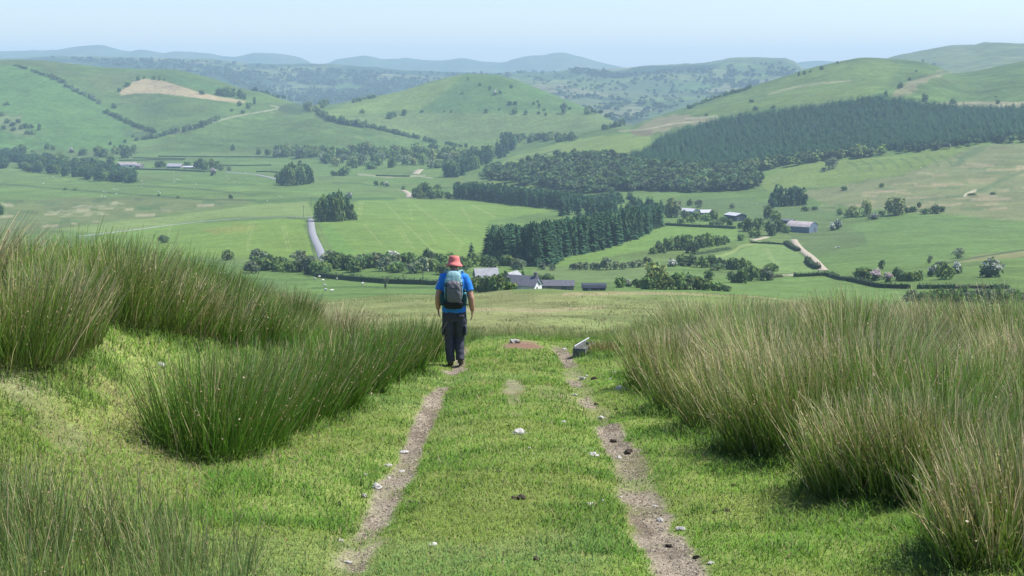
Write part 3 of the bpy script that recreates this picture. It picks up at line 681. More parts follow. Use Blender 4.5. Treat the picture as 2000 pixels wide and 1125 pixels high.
# sheds on the right
def gat(u, v, ymin=500):
    return hit(u, v, ymin)
building('shed', 'leftmost pale roofed shed on the right hand slope', 'shed', gat(1345, 419), rad(-38), 13, 10, 3.4, 1.7, M_BLUEW, M_TIN, 2, (), [], [('front', 0, 3, 2.8)])
building('shed', 'small hip like grey roof between the two bigger sheds', 'shed', gat(1378, 419), rad(8), 9.5, 7, 2.0, 2.0, M_STONE, M_TIN, 2, (), [], [('front', 0, 2.0, 1.8)])
building('shed', 'dark walled shed with pale roof and tall dark doorway', 'shed', gat(1436, 431), rad(-56), 13, 11.5, 4.6, 1.5, M_DARKW, M_TIN, 2, (), [], [('gable', -3.0, 2.6, 3.4)])
building('big_barn', 'big barn with weathered curved roof and blue grey walls', 'barn', gat(1566, 453), rad(-33), 17, 16, 4.6, 2.8, M_BLUEW, M_RUSTY, 2, (), [], [('gable', 3.5, 3.5, 3.4)], arch=True)
building('lean_to', 'low dark shed behind the big barn', 'shed', gat(1539, 437), rad(-30), 9, 5, 2.6, 0.9, M_DARKW, M_SLATE, 2, (), [], [('front', 0, 2, 2)])
wp_ = gat(1588, 452)
o = boxes('store_wall', [(-1.6, 1.6, -0.5, 0.5, -0.5, 2.0), (1.6, 2.4, -0.4, 0.4, -0.5, 1.2), (-2.2, -1.6, -0.4, 0.4, -0.5, 1.5)], M_WHITE, None); o.location = wp_
tag(o, 'pale rubble pile against the right end of the big barn', 'rubble')
# farm on the left and the tiny far building
building('barn', 'long barn with bright white wall on the left valley floor', 'barn', gat(249, 326, 1300), rad(-3), 26, 10, 3.6, 3.0, M_WHITE, M_RUSTY, 2, (), [], [('front', 6, 3, 2.8)])
building('barn', 'short barn with weathered grey roof right of the long white barn', 'barn', gat(273, 328, 1300), rad(-32), 9, 9, 3.4, 3.0, M_STONE, M_RUSTY, 2, (), [], [('gable', 0, 2.5, 2.6)])
building('barn', 'grey broad roofed shed in the middle of the left farm', 'barn', gat(342, 328, 1300), rad(-6), 20, 12, 2.6, 3.6, M_STONE, M_LSLATE, 2, (), [], [('front', 0, 3, 2.4)])
building('barn', 'low flat pale roofed shed before the big trees of the left farm', 'barn', gat(371, 329, 1300), rad(-3), 17, 7, 2.0, 1.4, M_STONE, M_TIN, 2, (), [], [('front', 3, 2, 1.8)])
building('barn', 'tiny blue grey shed on the far ridge beyond the ploughed patch', 'barn', gat(600, 187, 2500), rad(0), 19, 10, 3.5, 2.0, M_BLUEW, M_TIN, 2, (), [], [('front', 0, 4, 3)])

# ------------------------------------------------------------------ poles, posts
M_POLE = mat('weathered_pole', (0.10, 0.09, 0.08), 0.9)
def pole(u, v, hp, label, name='utility_pole', ymin=400, arm=True):
    p = hit(u, v, ymin); k = p[1] / F; h = hp * k; r = 0.16
    prof = [(0, r), (h * 0.5, r * 0.85), (h, r * 0.65)]
    n = 7; V = np.array([(q * math.cos(2 * math.pi * i / n), q * math.sin(2 * math.pi * i / n), z - 0.3) for z, q in prof for i in range(n)])
    Fs = [(l * n + i, l * n + (i + 1) % n, (l + 1) * n + (i + 1) % n, (l + 1) * n + i) for l in range(2) for i in range(n)]
    parts_ = [(V, np.array(Fs))]
    if arm: parts_.append(boxv(-0.7, 0.7, -0.07, 0.07, h - 1.0, h - 0.82))
    V, Fq = joinp(parts_)
    o = link(name, new_mesh(name, V, Fq, None, [M_POLE]), None, p); tag(o, label, 'pole')
pole(593, 424, 24, 'wooden pole at the lane junction left of the tree clump')
pole(608, 403, 19, 'wooden pole farther back behind the lane junction', ymin=600)
pole(826, 553, 26, 'thin wooden pole standing in the hedge left of the walker', ymin=350)
pole(759, 553, 14, 'short pole by the sapling in the sheep field', ymin=350, arm=False)

# ------------------------------------------------------------------ sheep
M_SHEEP = mat('sheep', attr=True, rough=0.95, spec=0.05)
def sheep_mesh():
    bm = bmesh.new()
    def ell(c, r, seg=8, rings=6):
        m = Matrix.Translation(c) @ Matrix.Diagonal((*r, 1))
        bmesh.ops.create_uvsphere(bm, u_segments=seg, v_segments=rings, radius=1, matrix=m)
    ell((0, 0, 0.62), (0.56, 0.27, 0.29), 12, 8)
    ell((-0.42, 0, 0.60), (0.24, 0.22, 0.24)); ell((0.38, 0, 0.66), (0.26, 0.22, 0.24))
    ell((0.60, 0, 0.70), (0.17, 0.10, 0.12)); nb = len(bm.verts)
    ell((0.76, 0, 0.62), (0.15, 0.075, 0.08)); ell((0.68, 0.1, 0.72), (0.05, 0.07, 0.025)); ell((0.68, -0.1, 0.72), (0.05, 0.07, 0.025))
    for x, y in ((0.36, 0.12), (0.36, -0.12), (-0.38, 0.12), (-0.38, -0.12)):
        bmesh.ops.create_cone(bm, cap_ends=True, segments=6, radius1=0.035, radius2=0.07, depth=0.45, matrix=Matrix.Translation((x, y, 0.22)))
    ell((-0.64, 0, 0.56), (0.05, 0.05, 0.14))
    me = bpy.data.meshes.new('sheep'); bm.to_mesh(me); n = len(me.vertices)
    c = np.ones((n, 4), np.float32); c[:, :3] = (0.66, 0.64, 0.57); c[nb:, :3] = (0.40, 0.38, 0.34)
    bm.free()
    at_ = me.color_attributes.new('Col', 'FLOAT_COLOR', 'POINT'); at_.data.foreach_set('color', c.ravel())
    me.materials.append(M_SHEEP)
    for p in me.polygons: p.use_smooth = True
    return me
SHEEP = sheep_mesh(); R5 = np.random.default_rng(3)
def flock(lst, label, group, ymin, big=1.0):
    for (u, v) in lst:
        o = link('sheep', SHEEP, None, hit(u, v, ymin), R5.random() * 6.28, (big, big, big)); tag(o, label, 'sheep', group)
flock([(85, 359), (84, 360), (92, 350), (104, 347), (222, 371), (229, 373), (201, 376), (198, 385), (205, 386), (227, 380), (202, 375), (206, 377), (227, 372)], 'tiny white sheep by the boundary line on the left valley floor', 'sheep by the left boundary line', 800, 1.35)
flock([(277, 355), (276, 367), (262, 343), (279, 359), (313, 378), (339, 338), (340, 349), (348, 341), (343, 352), (350, 352), (365, 345), (323, 353), (341, 357), (379, 369), (291, 339), (309, 376), (346, 351), (352, 353), (383, 361)], 'tiny white sheep in the pasture in front of the left farm', 'sheep before the left farm', 900, 1.35)
flock([(443, 345), (469, 350), (458, 357), (446, 350), (479, 338), (522, 394), (545, 385), (549, 386)], 'tiny white sheep in the fields left of the dense copse', 'sheep left of the dense copse', 800, 1.3)
flock([(615, 547), (624, 543), (631, 550), (658, 547), (686, 543), (708, 557), (636, 569), (648, 571), (709, 556), (634, 560)], 'white sheep in the field just above the moor left of the walker', 'sheep above the moor', 300, 1.15)
flock([(810, 531), (817, 530), (824, 533), (836, 531)], 'white sheep in the strip above the long dark hedge', 'sheep above the long hedge', 420, 1.15)
flock([(1484, 358), (1495, 361), (1505, 352), (1512, 357), (1520, 349), (1526, 341), (1548, 336), (1555, 349), (1580, 343), (1596, 366), (1637, 331), (1649, 321), (1673, 345), (1692, 335), (1698, 326), (1798, 329), (1640, 345), (1475, 366), (1489, 366)], 'white sheep on the bright pasture under the forest', 'sheep under the forest', 900, 1.25)
flock([(1464, 391), (1478, 400), (1471, 386), (1525, 372), (1581, 367)], 'white sheep on the bank above the dark walled shed', 'sheep above the dark shed', 800, 1.2)
flock([(1632, 486), (1638, 485)], 'white sheep on the steep bank below the big barn', 'sheep below the big barn', 420, 1.3)

# ------------------------------------------------------------------ trees, bushes, hedges, woods
M_LEAF = mat('leaves', attr=True, up=0.35, rough=0.7, trans=0.3, spec=0.1, objvar=0.34)
M_NEEDLE = mat('needles', attr=True, up=0.3, rough=0.8, trans=0.15, spec=0.06, objvar=0.2)
M_WOOD = mat('woodland_leaves', attr=True, up=0.6, rough=0.8, trans=0.2, spec=0.05)
M_FOREST = mat('forest_needles', attr=True, up=0.75, rough=0.85, trans=0.1, spec=0.04)
M_BARK = mat('bark', (0.09, 0.075, 0.055), 0.9, noise=[(6, 4, 0.7, 1.3)])
def rdir(rng, n):
    d = rng.normal(size=(n, 3)); return d / np.linalg.norm(d, axis=1)[:, None]
def quads(cent, nrm, size, rng, asp=0.75):
    n = len(cent)
    t = np.cross(nrm, rdir(rng, n)); t /= np.linalg.norm(t, axis=1)[:, None] + 1e-9
    b = np.cross(nrm, t)
    s = np.asarray(size).reshape(-1, 1) * np.ones((n, 1))
    V = np.stack([cent - t * s, cent - b * s * asp, cent + t * s, cent + b * s * asp], 1).reshape(-1, 3)
    return V, np.arange(4 * n).reshape(-1, 4)
def crown_leaves(rng, n, lobes, zc, rx, rz, lr, size, base, jit=0.3, top=None):
    lc = rdir(rng, lobes) * np.array([rx, rx, rz]) * rng.uniform(0.55, 1.0, (lobes, 1)) + np.array([0, 0, zc])
    lrr = lr * rng.uniform(0.75, 1.25, lobes)
    ltint = rng.uniform(0.72, 1.3, lobes)
    k = rng.integers(0, lobes, n)
    d = rdir(rng, n); d[:, 2] = np.where(d[:, 2] < -0.35, -d[:, 2], d[:, 2])
    cent = lc[k] + d * (lrr[k] * rng.uniform(0.75, 1.08, n))[:, None]
    nrm = d + 0.55 * rng.normal(size=(n, 3)); nrm /= np.linalg.norm(nrm, axis=1)[:, None]
    V, Fq = quads(cent, nrm, size * rng.uniform(0.6, 1.3, n), rng)
    col = np.asarray(base)[None] * (ltint[k] * rng.uniform(1 - jit, 1 + jit, n))[:, None]
    col = col * (1 + 0.12 * rng.normal(size=(n, 1)) * np.array([[1.2, 0.2, -0.6]]))
    if top is not None:
        w = (cent[:, 2] > zc - 0.02 + 0.2 * rng.random(n)) & (rng.random(n) < top[0])
        col[w] = np.asarray(top[1]) * rng.uniform(0.8, 1.15, (w.sum(), 1))
    return V, Fq, np.repeat(np.clip(col, 0.01, 0.9), 4, 0)
def cone_tree(rng, levels=15, per=9, r0=0.2, base=(0.040, 0.098, 0.044), zb=0.03):
    Vs, Cs = [], []
    for l in range(levels):
        t = (l + 0.4 * rng.random()) / levels
        z = zb + (1 - zb) * t
        r = r0 * (1 - t) ** 0.75 + 0.012
        for k in range(per if t < 0.7 else per - 3):
            a = 2 * math.pi * (k + rng.random()) / per
            rr = r * rng.uniform(0.65, 1.15); dz = -rr * rng.uniform(0.15, 0.6)
            w = rr * rng.uniform(0.28, 0.45) + 0.012
            d = np.array([math.cos(a), math.sin(a), 0]); s = np.array([-math.sin(a), math.cos(a), 0])
            c0 = np.array([0, 0, z + 0.03])
            Vs.append([c0, c0 + d * rr * 0.6 + s * w + [0, 0, dz * 0.6 - 0.02], c0 + d * rr + [0, 0, dz], c0 + d * rr * 0.6 - s * w + [0, 0, dz * 0.6 - 0.02]])
            Cs.append(np.array(base) * rng.uniform(0.7, 1.35) * np.array([rng.uniform(0.85, 1.2), 1, rng.uniform(0.85, 1.1)]))
    V = np.array(Vs).reshape(-1, 3)
    return V, np.arange(len(V)).reshape(-1, 4), np.repeat(np.array(Cs), 4, 0)
def trunk_mesh(h=0.45, r=0.028, n=7):
    lv = [(0, 1.5), (0.08, 1.0), (0.6, 0.75), (1.0, 0.4)]
    V = [(r * s * math.cos(2 * math.pi * i / n) + 0.02 * t, r * s * math.sin(2 * math.pi * i / n), h * t) for t, s in lv for i in range(n)]
    Fq = [(l * n + i, l * n + (i + 1) % n, (l + 1) * n + (i + 1) % n, (l + 1) * n + i) for l in range(3) for i in range(n)]
    V = np.array(V)
    for a, z0 in ((0.6, 0.6), (2.7, 0.7), (4.6, 0.65)):     # limbs
        d = np.array([math.cos(a), math.sin(a), 1.1]); b = len(V)
        p0 = np.array([0.015, 0, h * z0]); p1 = p0 + d * 0.17
        ring = lambda p, q: np.array([p + q * np.array([math.cos(2 * math.pi * i / 4), math.sin(2 * math.pi * i / 4), 0]) for i in range(4)])
        V = np.concatenate([V, ring(p0, r * 0.5), ring(p1, r * 0.2)])
        Fq += [(b + i, b + (i + 1) % 4, b + 4 + (i + 1) % 4, b + 4 + i) for i in range(4)]
    return V, np.array(Fq)
R1 = np.random.default_rng(11)
OAK = (0.098, 0.165, 0.046); FRESH = (0.145, 0.22, 0.056); PALE = (0.19, 0.235, 0.075); GREYG = (0.17, 0.215, 0.115); THORN = (0.085, 0.135, 0.05)
TV = {
 'broad': [crown_leaves(R1, 720, 18, 0.50, 0.30, 0.33, 0.19, 0.06, c) for c in (OAK, OAK, FRESH, OAK, FRESH)],
 'pale': [crown_leaves(R1, 560, 14, 0.56, 0.29, 0.30, 0.19, 0.055, PALE) for _ in range(2)],
 'ghost': [crown_leaves(R1, 420, 12, 0.58, 0.30, 0.28, 0.18, 0.05, GREYG) for _ in range(2)],
 'bush': [crown_leaves(R1, 380, 12, 0.38, 0.33, 0.28, 0.24, 0.08, c) for c in (OAK, FRESH, OAK, THORN)],
 'greybush': [crown_leaves(R1, 380, 12, 0.38, 0.33, 0.28, 0.24, 0.08, GREYG) for _ in range(2)],
 'haw': [crown_leaves(R1, 480, 11, 0.42, 0.31, 0.29, 0.22, 0.07, THORN, 0.3, (0.62, (0.60, 0.60, 0.53))) for _ in range(3)],
 'dusty': [crown_leaves(R1, 520, 12, 0.42, 0.31, 0.29, 0.22, 0.065, THORN, 0.3, (0.42, (0.50, 0.52, 0.45))) for _ in range(1)],
 'pinkhaw': [crown_leaves(R1, 420, 10, 0.42, 0.31, 0.29, 0.22, 0.07, THORN, 0.3, (0.85, (0.50, 0.40, 0.40))) for _ in range(1)],
 'cone': [cone_tree(R1, 16, 9, r) for r in (0.19, 0.22, 0.17, 0.2)],
 'pine': [crown_leaves(R1, 520, 16, 0.55, 0.20, 0.36, 0.15, 0.05, (0.050, 0.102, 0.046)) for _ in range(3)],
 'slim': [crown_leaves(R1, 300, 9, 0.58, 0.2, 0.3, 0.2, 0.06, (0.035, 0.07, 0.032)) for _ in range(2)],
}
def settle(V, zb):
    """stretch a crown so that it reaches from zb to 1 and fills its width"""
    V = V.copy(); lo, hi = np.percentile(V[:, 2], (1.0, 99.5)); V[:, 2] = zb + (V[:, 2] - lo) / (hi - lo) * (1 - zb)
    V[:, 2] = np.maximum(V[:, 2], zb - 0.03)
    V[:, :2] *= 0.475 / np.percentile(np.hypot(V[:, 0], V[:, 1]), 96); return V
ZB = {'broad': 0.05, 'pale': 0.06, 'ghost': 0.10, 'bush': 0.0, 'greybush': 0.0, 'haw': 0.02, 'pinkhaw': 0.02, 'dusty': 0.01, 'pine': 0.03, 'slim': 0.12}
for k in ZB:
    TV[k] = [(settle(v, ZB[k]), f, c) for v, f, c in TV[k]]
TME = {}
for k, vs in TV.items():
    TME[k] = [new_mesh(k + '_foliage', v, f, c, [M_NEEDLE if k in ('cone', 'pine') else M_LEAF]) for v, f, c in vs]
_tv, _tf = trunk_mesh(); TRUNK = new_mesh('trunk', _tv, _tf, None, [M_BARK], True)
KIND = {'broad': ('broadleaf_tree', 'tree'), 'pale': ('willow_tree', 'tree'), 'ghost': ('pale_tree', 'tree'), 'bush': ('bush', 'bush'), 'greybush': ('bush', 'bush'), 'haw': ('hawthorn', 'tree'),
        'pinkhaw': ('hawthorn', 'tree'), 'dusty': ('hawthorn', 'tree'), 'cone': ('spruce_tree', 'tree'), 'pine': ('pine_tree', 'tree'), 'slim': ('young_tree', 'tree')}
NAMES = [('gorse', 'gorse_bush'), ('thorn bush scattered', 'thorn_bush'), ('hedgerow', 'hedgerow_shrub'), ('scrub', 'scrub_bush'), ('willow bush', 'willow_bush'), ('thicket', 'thicket_bush')]
def put_tree(p, h, w, kind, label, group=None, seed=0, sink=0.04):
    """p base point, h height and w width in metres"""
    ms = TME[kind]; me = ms[seed % len(ms)]
    nm, cat = KIND[kind]
    if nm == 'bush':
        for key, alt in NAMES:
            if key in label: nm = alt; break
    wu = {'cone': 0.42}.get(kind, 0.95)
    sx = w / wu; rz = (seed * 2.399) % 6.283
    p = (p[0], p[1], p[2] - sink * h)
    if kind in ('broad', 'pale', 'ghost') :
        r = empty(nm, p, rz); r.scale = (sx, sx, h)
        link('crown', me, r); link('trunk', TRUNK, r)
    else:
        r = link(nm, me, None, p, rz, (sx, sx, h))
    tag(r, label, cat, group)
    return r
_ts = [0]
def T(u, v, hp, wp, kind, label, group=None, ymin=250, ymax=20000, y=None):
    """a tree given by the pixel its foot stands on and its size in pixels"""
    if kind in ('bush', 'greybush') and v > 470: hp *= 1.18; wp *= 1.2
    _ts[0] += 1
    if y is None:
        p = hit(u, v, ymin, ymax)
    else:
        a, _ = ae(u, v); p = np.array([a * y, y, gz(a * y, y)[0]])
    k = p[1] / F / math.cos(PITCH)
    return put_tree(p, hp * k, wp * k, kind, label, group, _ts[0])
def many(lst, kind, label, group, ymin=250, ymax=20000):
    for q in lst:
        T(q[0], q[1], q[2], q[3], q[4] if len(q) > 4 else kind, label, group, ymin, ymax)

# --- left hill
many([(93, 291, 13, 12), (103, 293, 10, 9), (163, 303, 13, 20), (192, 307, 22, 18), (204, 307, 18, 16), (247, 308, 24, 23), (226, 301, 17, 18), (217, 321, 18, 20), (262, 300, 18, 12), (237, 296, 14, 14), (40, 300, 18, 26), (117, 314, 16, 22)], 'broad', 'dark round tree on the lower slope above the long dark wood', 'trees along the foot of the grassy hill', 1500)
T(139, 298, 11, 12, 'haw', 'small white flowering thorn among dark trees above the long dark wood', None, 1500)
T(181, 321, 16, 10, 'cone', 'small dark conical tree rising behind the long dark wood', None, 1500)
many([(215, 283, 7, 7), (244, 279, 7, 7), (260, 268, 6, 7), (455, 294, 13, 8), (223, 211, 10, 11), (453, 217, 5, 8)], 'bush', 'lone dark bush on the green slope above the white roofed farm', 'lone bushes on the green slope', 1500)
many([(4, 226, 8, 10), (14, 240, 9, 12), (24, 246, 8, 12), (36, 240, 8, 12), (42, 252, 9, 10), (50, 250, 10, 14), (62, 250, 8, 9), (77, 254, 13, 9), (62, 262, 9, 14), (52, 262, 8, 10), (26, 255, 8, 12), (8, 252, 8, 12), (14, 205, 6, 14)], 'bush', 'dark gorse bush in the brownish scrub patch on the grassy hillside', 'gorse bushes in the hillside scrub', 1500)
many([(250, 168, 11, 12), (270, 157, 9, 8), (233, 179, 8, 8), (282, 153, 5, 5), (301, 155, 7, 7), (312, 157, 8, 5), (321, 157, 4, 5), (394, 184, 9, 12)], 'broad', 'small dark tree on the upper edge of the bare tan field', 'trees around the tan field', 1500)
many([(430, 187, 16, 13), (438, 188, 18, 14), (447, 189, 19, 14), (455, 189, 17, 12), (469, 192, 18, 16), (425, 186, 12, 10), (478, 194, 12, 8)], 'broad', 'dark tree in the small copse at the narrow tip of the tan field', 'copse at the tip of the tan field', 1500)
many([(468, 207, 10, 10), (486, 211, 12, 13), (474, 221, 6, 9), (497, 203, 14, 6)], 'bush', 'dark bush beside the pale hill track below the copse', 'bushes beside the hill track', 1500)

R2 = np.random.default_rng(23)
def inside_poly(P, n, rng):
    P = np.array(P, float); out = []
    lo, hi = P.min(0), P.max(0)
    while len(out) < n:
        q = lo + (hi - lo) * rng.random(2); c = False
        for k in range(len(P)):
            x0, y0 = P[k]; x1, y1 = P[(k + 1) % len(P)]
            if (y0 > q[1]) != (y1 > q[1]) and q[0] < (x1 - x0) * (q[1] - y0) / (y1 - y0) + x0: c = not c
        if c: out.append(q)
    return out
def row_of(pl, step, hp, wp, kinds, label, group, ymin=250, ymax=20000, jit=1.0):
    for u, v in path_pts(pl, step):
        if R2.random() < 0.06: continue
        k = kinds[R2.integers(len(kinds))]
        T(u + jit * R2.normal(), v + 0.5 * jit * R2.normal(), hp * R2.uniform(0.7, 1.25), wp * R2.uniform(0.8, 1.25), k, label, group, ymin, ymax)
row_of([(30, 129), (70, 141), (98, 151)], 7, 5, 10, ['bush'], 'low dark shrub in the thin line crossing the top of the grassy hill', 'thin shrub line near the hilltop', 1500)
row_of([(100, 152), (118, 158), (150, 178), (175, 190), (200, 203)], 5.5, 8, 9, ['bush', 'greybush'], 'dark shrub in the diagonal scrub line down the grassy hill', 'diagonal scrub line on the hill', 1500, 20000, 2.5)
row_of([(205, 221), (230, 232), (262, 246), (285, 254), (305, 261)], 5.5, 9, 10, ['bush', 'broad'], 'dark shrub in the lower diagonal hedgerow running to the hill track bend', 'lower diagonal hedgerow', 1500)
row_of([(268, 274), (300, 270), (330, 262)], 6, 8, 10, ['bush'], 'dark bush in the low row under the diagonal hedgerow', 'low bush row under the diagonal hedgerow', 1500)
row_of([(330, 262), (360, 257), (372, 254), (395, 247), (430, 233)], 6, 11, 11, ['bush', 'broad', 'greybush'], 'bushy tree lining the pale hill track', 'bushes lining the hill track', 1500)
# --- central hill
row_of([(622, 225), (640, 235), (665, 242), (690, 246), (716, 250)], 6, 14, 13, ['broad', 'bush', 'broad'], 'tall dark tree in the upper part of the curving hedgerow below the round hill', 'curving hedgerow trees below the round hill', 1700)
row_of([(722, 249), (745, 255), (770, 261), (800, 268), (822, 273)], 5.5, 9, 10, ['bush', 'bush', 'broad'], 'low bush in the middle of the curving hedgerow below the round hill', 'curving hedgerow bushes below the round hill', 1700)
row_of([(832, 276), (855, 279)], 6, 10, 10, ['broad'], 'dark tree at the lower end of the curving hedgerow', 'lower end of the curving hedgerow', 1700)
row_of([(872, 283), (910, 288)], 6, 7, 9, ['bush'], 'low dark bush in the hedge end near the dark valley wood', 'hedge end near the dark valley wood', 1700)
many([(708, 221, 8, 11), (762, 232, 15, 17), (770, 229, 12, 10), (789, 225, 12, 12), (824, 219, 5, 10), (868, 219, 4, 5), (881, 220, 5, 5), (950, 220, 8, 8), (937, 168, 7, 6), (957, 175, 8, 7), (977, 183, 7, 8), (995, 205, 8, 10), (903, 183, 4, 8), (914, 158, 8, 4), (975, 215, 4, 5), (1007, 204, 7, 9), (1005, 222, 13, 12), (1042, 205, 7, 5), (1053, 209, 8, 6), (1050, 200, 5, 5), (1027, 224, 10, 8), (1052, 223, 6, 7), (1066, 226, 7, 6), (1113, 214, 6, 7), (1147, 224, 14, 15), (1063, 216, 5, 6), (998, 172, 7, 7)], 'bush', 'small dark thorn bush scattered on the round green hill', 'scattered thorn bushes on the round hill', 2200)
T(966, 185, 9, 10, 'haw', 'whitish flowering thorn on the right shoulder of the round hill', None, 2200)
T(1101, 222, 22, 15, 'ghost', 'pale feathery tree on the right flank of the round hill', None, 2200)
row_of([(690, 200), (712, 195), (732, 191)], 6, 7, 10, ['bush'], 'dark bush on the left skyline flank of the round hill', 'bushes on the left flank of the round hill', 2200)
row_of([(600, 215), (612, 219), (625, 212), (640, 205)], 6, 14, 14, ['pale', 'broad'], 'tree by the ploughed patch beside the round hill', 'trees by the ploughed patch', 2000)
# --- riverside belt across the valley
for k in range(84):
    u = 545 + 380 * k / 83 + 4 * R2.normal(); top = 1 if k % 3 else 0
    v = (310 if top else 325) + 5 * R2.normal() - 0.004 * (u - 545)
    if u < 620: v = 305 + 3 * R2.normal()
    T(u, v, R2.uniform(12, 25), R2.uniform(16, 26), ['broad', 'broad', 'bush', 'pale'][R2.integers(4)] if k % 9 else 'ghost', 'leafy tree in the belt lining the stream across the middle of the valley', 'tree belt along the valley stream', 1300)
many([(505, 302, 13, 10), (524, 303, 13, 15), (536, 304, 6, 8)], 'broad', 'small tree standing apart at the near end of the valley tree belt', 'trees at the end of the valley belt', 1300)
# --- dark mixed wood at the foot of the round hill
for k in range(52):
    t = R2.random(); s = R2.random()
    u = 868 + 138 * t; v = 338 - 52 * t + 10 * s * (1 - t) + 4 * R2.normal() + (8 if t < 0.7 else 0)
    T(u, min(v, 346), R2.uniform(22, 34), R2.uniform(13, 20), ['pine', 'cone', 'pine', 'broad'][R2.integers(4)], 'dark tall tree in the mixed wood at the foot of the round hill', 'dark valley wood at the foot of the round hill', 1500)
for k in range(26):
    u = 1000 + 125 * R2.random(); v = 271 + 9 * R2.random() - 0.02 * (u - 1000)
    T(u, v, R2.uniform(10, 18), R2.uniform(13, 18), ['broad', 'bush', 'pale', 'pine'][R2.integers(4)], 'tree in the strip of woodland behind the bright green spur', 'woodland strip behind the green spur', 1900)
row_of([(1180, 254), (1195, 251), (1210, 247), (1222, 243)], 5, 13, 10, ['pine', 'bush'], 'dark tree in the short row where the spur meets the round hill', 'short tree row beyond the spur', 1900)
# --- long dark wood at the left
for k in range(210):
    t = R2.random(); s = R2.random() ** 0.8
    u = -30 + 290 * t; v0 = np.interp(u, [-30, 0, 100, 200, 262], [331, 333, 341, 356, 359]); v1 = np.interp(u, [-30, 40, 120, 210, 262], [303, 304, 322, 330, 350])
    T(u, v0 + (v1 - v0) * s, R2.uniform(16, 21), R2.uniform(16, 22), ['pine', 'broad', 'pine', 'pine'][R2.integers(4)], 'dark tree packed in the long wood at the left of the valley', 'long dark wood at the left of the valley', 1300)
# --- farm on the left
many([(316, 327, 15, 18), (308, 327, 12, 12), (366, 325, 10, 16)], 'bush', 'dark bush beside the pale farm roofs on the left valley floor', 'bushes at the left farm', 1300)
many([(390, 330, 22, 24), (400, 331, 20, 20), (417, 330, 20, 22)], 'broad', 'large round dark tree at the end of the left farm buildings', 'big trees at the left farm', 1300)
many([(433, 333, 13, 16), (446, 334, 11, 12)], 'ghost', 'paler bushy tree next to the big trees of the left farm', 'pale trees at the left farm', 1300)
T(415, 343, 16, 14, 'pinkhaw', 'pinkish white flowering hawthorn in front of the left farm', None, 1300)
many([(451, 388, 9, 9), (310, 383, 4, 6), (347, 387, 4, 8), (146, 372, 5, 12), (127, 371, 4, 8)], 'bush', 'tiny dark bush on the boundary line across the rough left fields', 'tiny bushes along the left boundary line', 700)
many([(735, 362, 9, 12), (747, 362, 8, 9), (788, 371, 9, 10), (652, 343, 10, 14)], 'bush', 'small dark bush near the bend of the far lane', 'small bushes near the far lane', 1000)
T(755, 364, 10, 11, 'haw', 'small whitish thorn near the bend of the far lane', None, 1000)
T(672, 343, 18, 26, 'broad', 'solitary round dark tree on the middle of the valley floor', None, 1000)
T(682, 389, 14, 14, 'haw', 'whitish thorn tree behind the clump beside the lane', None, 900)
many([(815, 385, 22, 24), (832, 384, 28, 30), (850, 386, 24, 24), (862, 387, 16, 18), (842, 388, 18, 22), (873, 386, 12, 12), (822, 388, 14, 20), (855, 377, 18, 18), (878, 388, 11, 12)], 'bush', 'green scrub bush on the field edge beside the dark spruce belt', 'scrub beside the dark spruce belt', 900)
# --- two clumps on the valley floor
for k, (u, v, h, w) in enumerate([(548, 360, 26, 16), (556, 362, 32, 20), (566, 363, 38, 22), (577, 362, 40, 24), (588, 361, 42, 22), (598, 360, 40, 20), (606, 358, 30, 16), (543, 358, 20, 12), (570, 356, 40, 20), (585, 356, 42, 20), (558, 355, 34, 18), (600, 355, 36, 16)]):
    T(u, v, h, w, ['broad', 'pine'][k % 2], 'dark tree in the dense round copse on the middle valley floor', 'dense round copse on the valley floor', 900)
for k, (u, v, h, w) in enumerate([(622, 432, 38, 20), (630, 433, 44, 24), (641, 433, 48, 26), (652, 433, 50, 26), (663, 432, 48, 26), (674, 431, 44, 24), (684, 430, 32, 20), (691, 430, 20, 14), (646, 427, 52, 26), (660, 426, 54, 28), (634, 427, 48, 22), (672, 426, 46, 22)]):
    T(u, v, h, w, ['broad', 'broad', 'pine'][k % 3], 'green tree in the clump at the top of the grey lane', 'tree clump beside the lane junction', 700)
# --- spruce plantations
base_line = [(950, 506), (975, 514), (1005, 520), (1040, 521), (1078, 519), (1088, 503), (1120, 499), (1165, 491), (1182, 485), (1215, 474), (1243, 465), (1252, 456), (1275, 447), (1294, 441)]
tops = [(950, 432), (1000, 427), (1050, 425), (1078, 418), (1120, 411), (1165, 404), (1215, 395), (1260, 390), (1294, 390)]
G_A, L_A = 'spruce plantation behind the farm cottage', 'tall dark spruce packed in the plantation behind the white gabled cottage'
for row in range(7):
    for (u, v) in path_pts(base_line, 13.0 - 0.3 * row):
        u2 = u + 3 * R2.normal()
        p = hit(u, v, 500); y = p[1] + row * 9.0 * (1 if row else 0) + 2 * R2.random()
        y0 = p[1]
        if row and u + 9 * row * 0.4 > 1294: continue
        a, _ = ae(u2 + row * 3, v)
        x = float(a) * y
        z = gz(x, y)[0]
        # height so that the tops follow the outline seen against the field beyond
        vt = np.interp(u, [q[0] for q in tops], [q[1] for q in tops])
        _, et = ae(u, vt + 2 + R2.uniform(0, 7)); zt = CZ + float(et) * y
        h = min(max(zt - z, 8.0), 24.0) * R2.uniform(0.93, 1.0)
        _ts[0] += 1
        put_tree((x, y, z), h, R2.uniform(7.2, 9.6), 'cone' if R2.random() < 0.8 else 'pine', L_A, G_A, _ts[0])
baseB = [(893, 389), (930, 391), (965, 395), (1000, 400), (1040, 404), (1080, 408), (1108, 412)]
topB = [(893, 352), (930, 351), (965, 353), (1000, 357), (1040, 362), (1080, 366), (1120, 372), (1180, 379), (1215, 386)]
G_B, L_B = 'dark spruce belt at the end of the striped field', 'dark spruce in the belt along the far end of the striped green field'
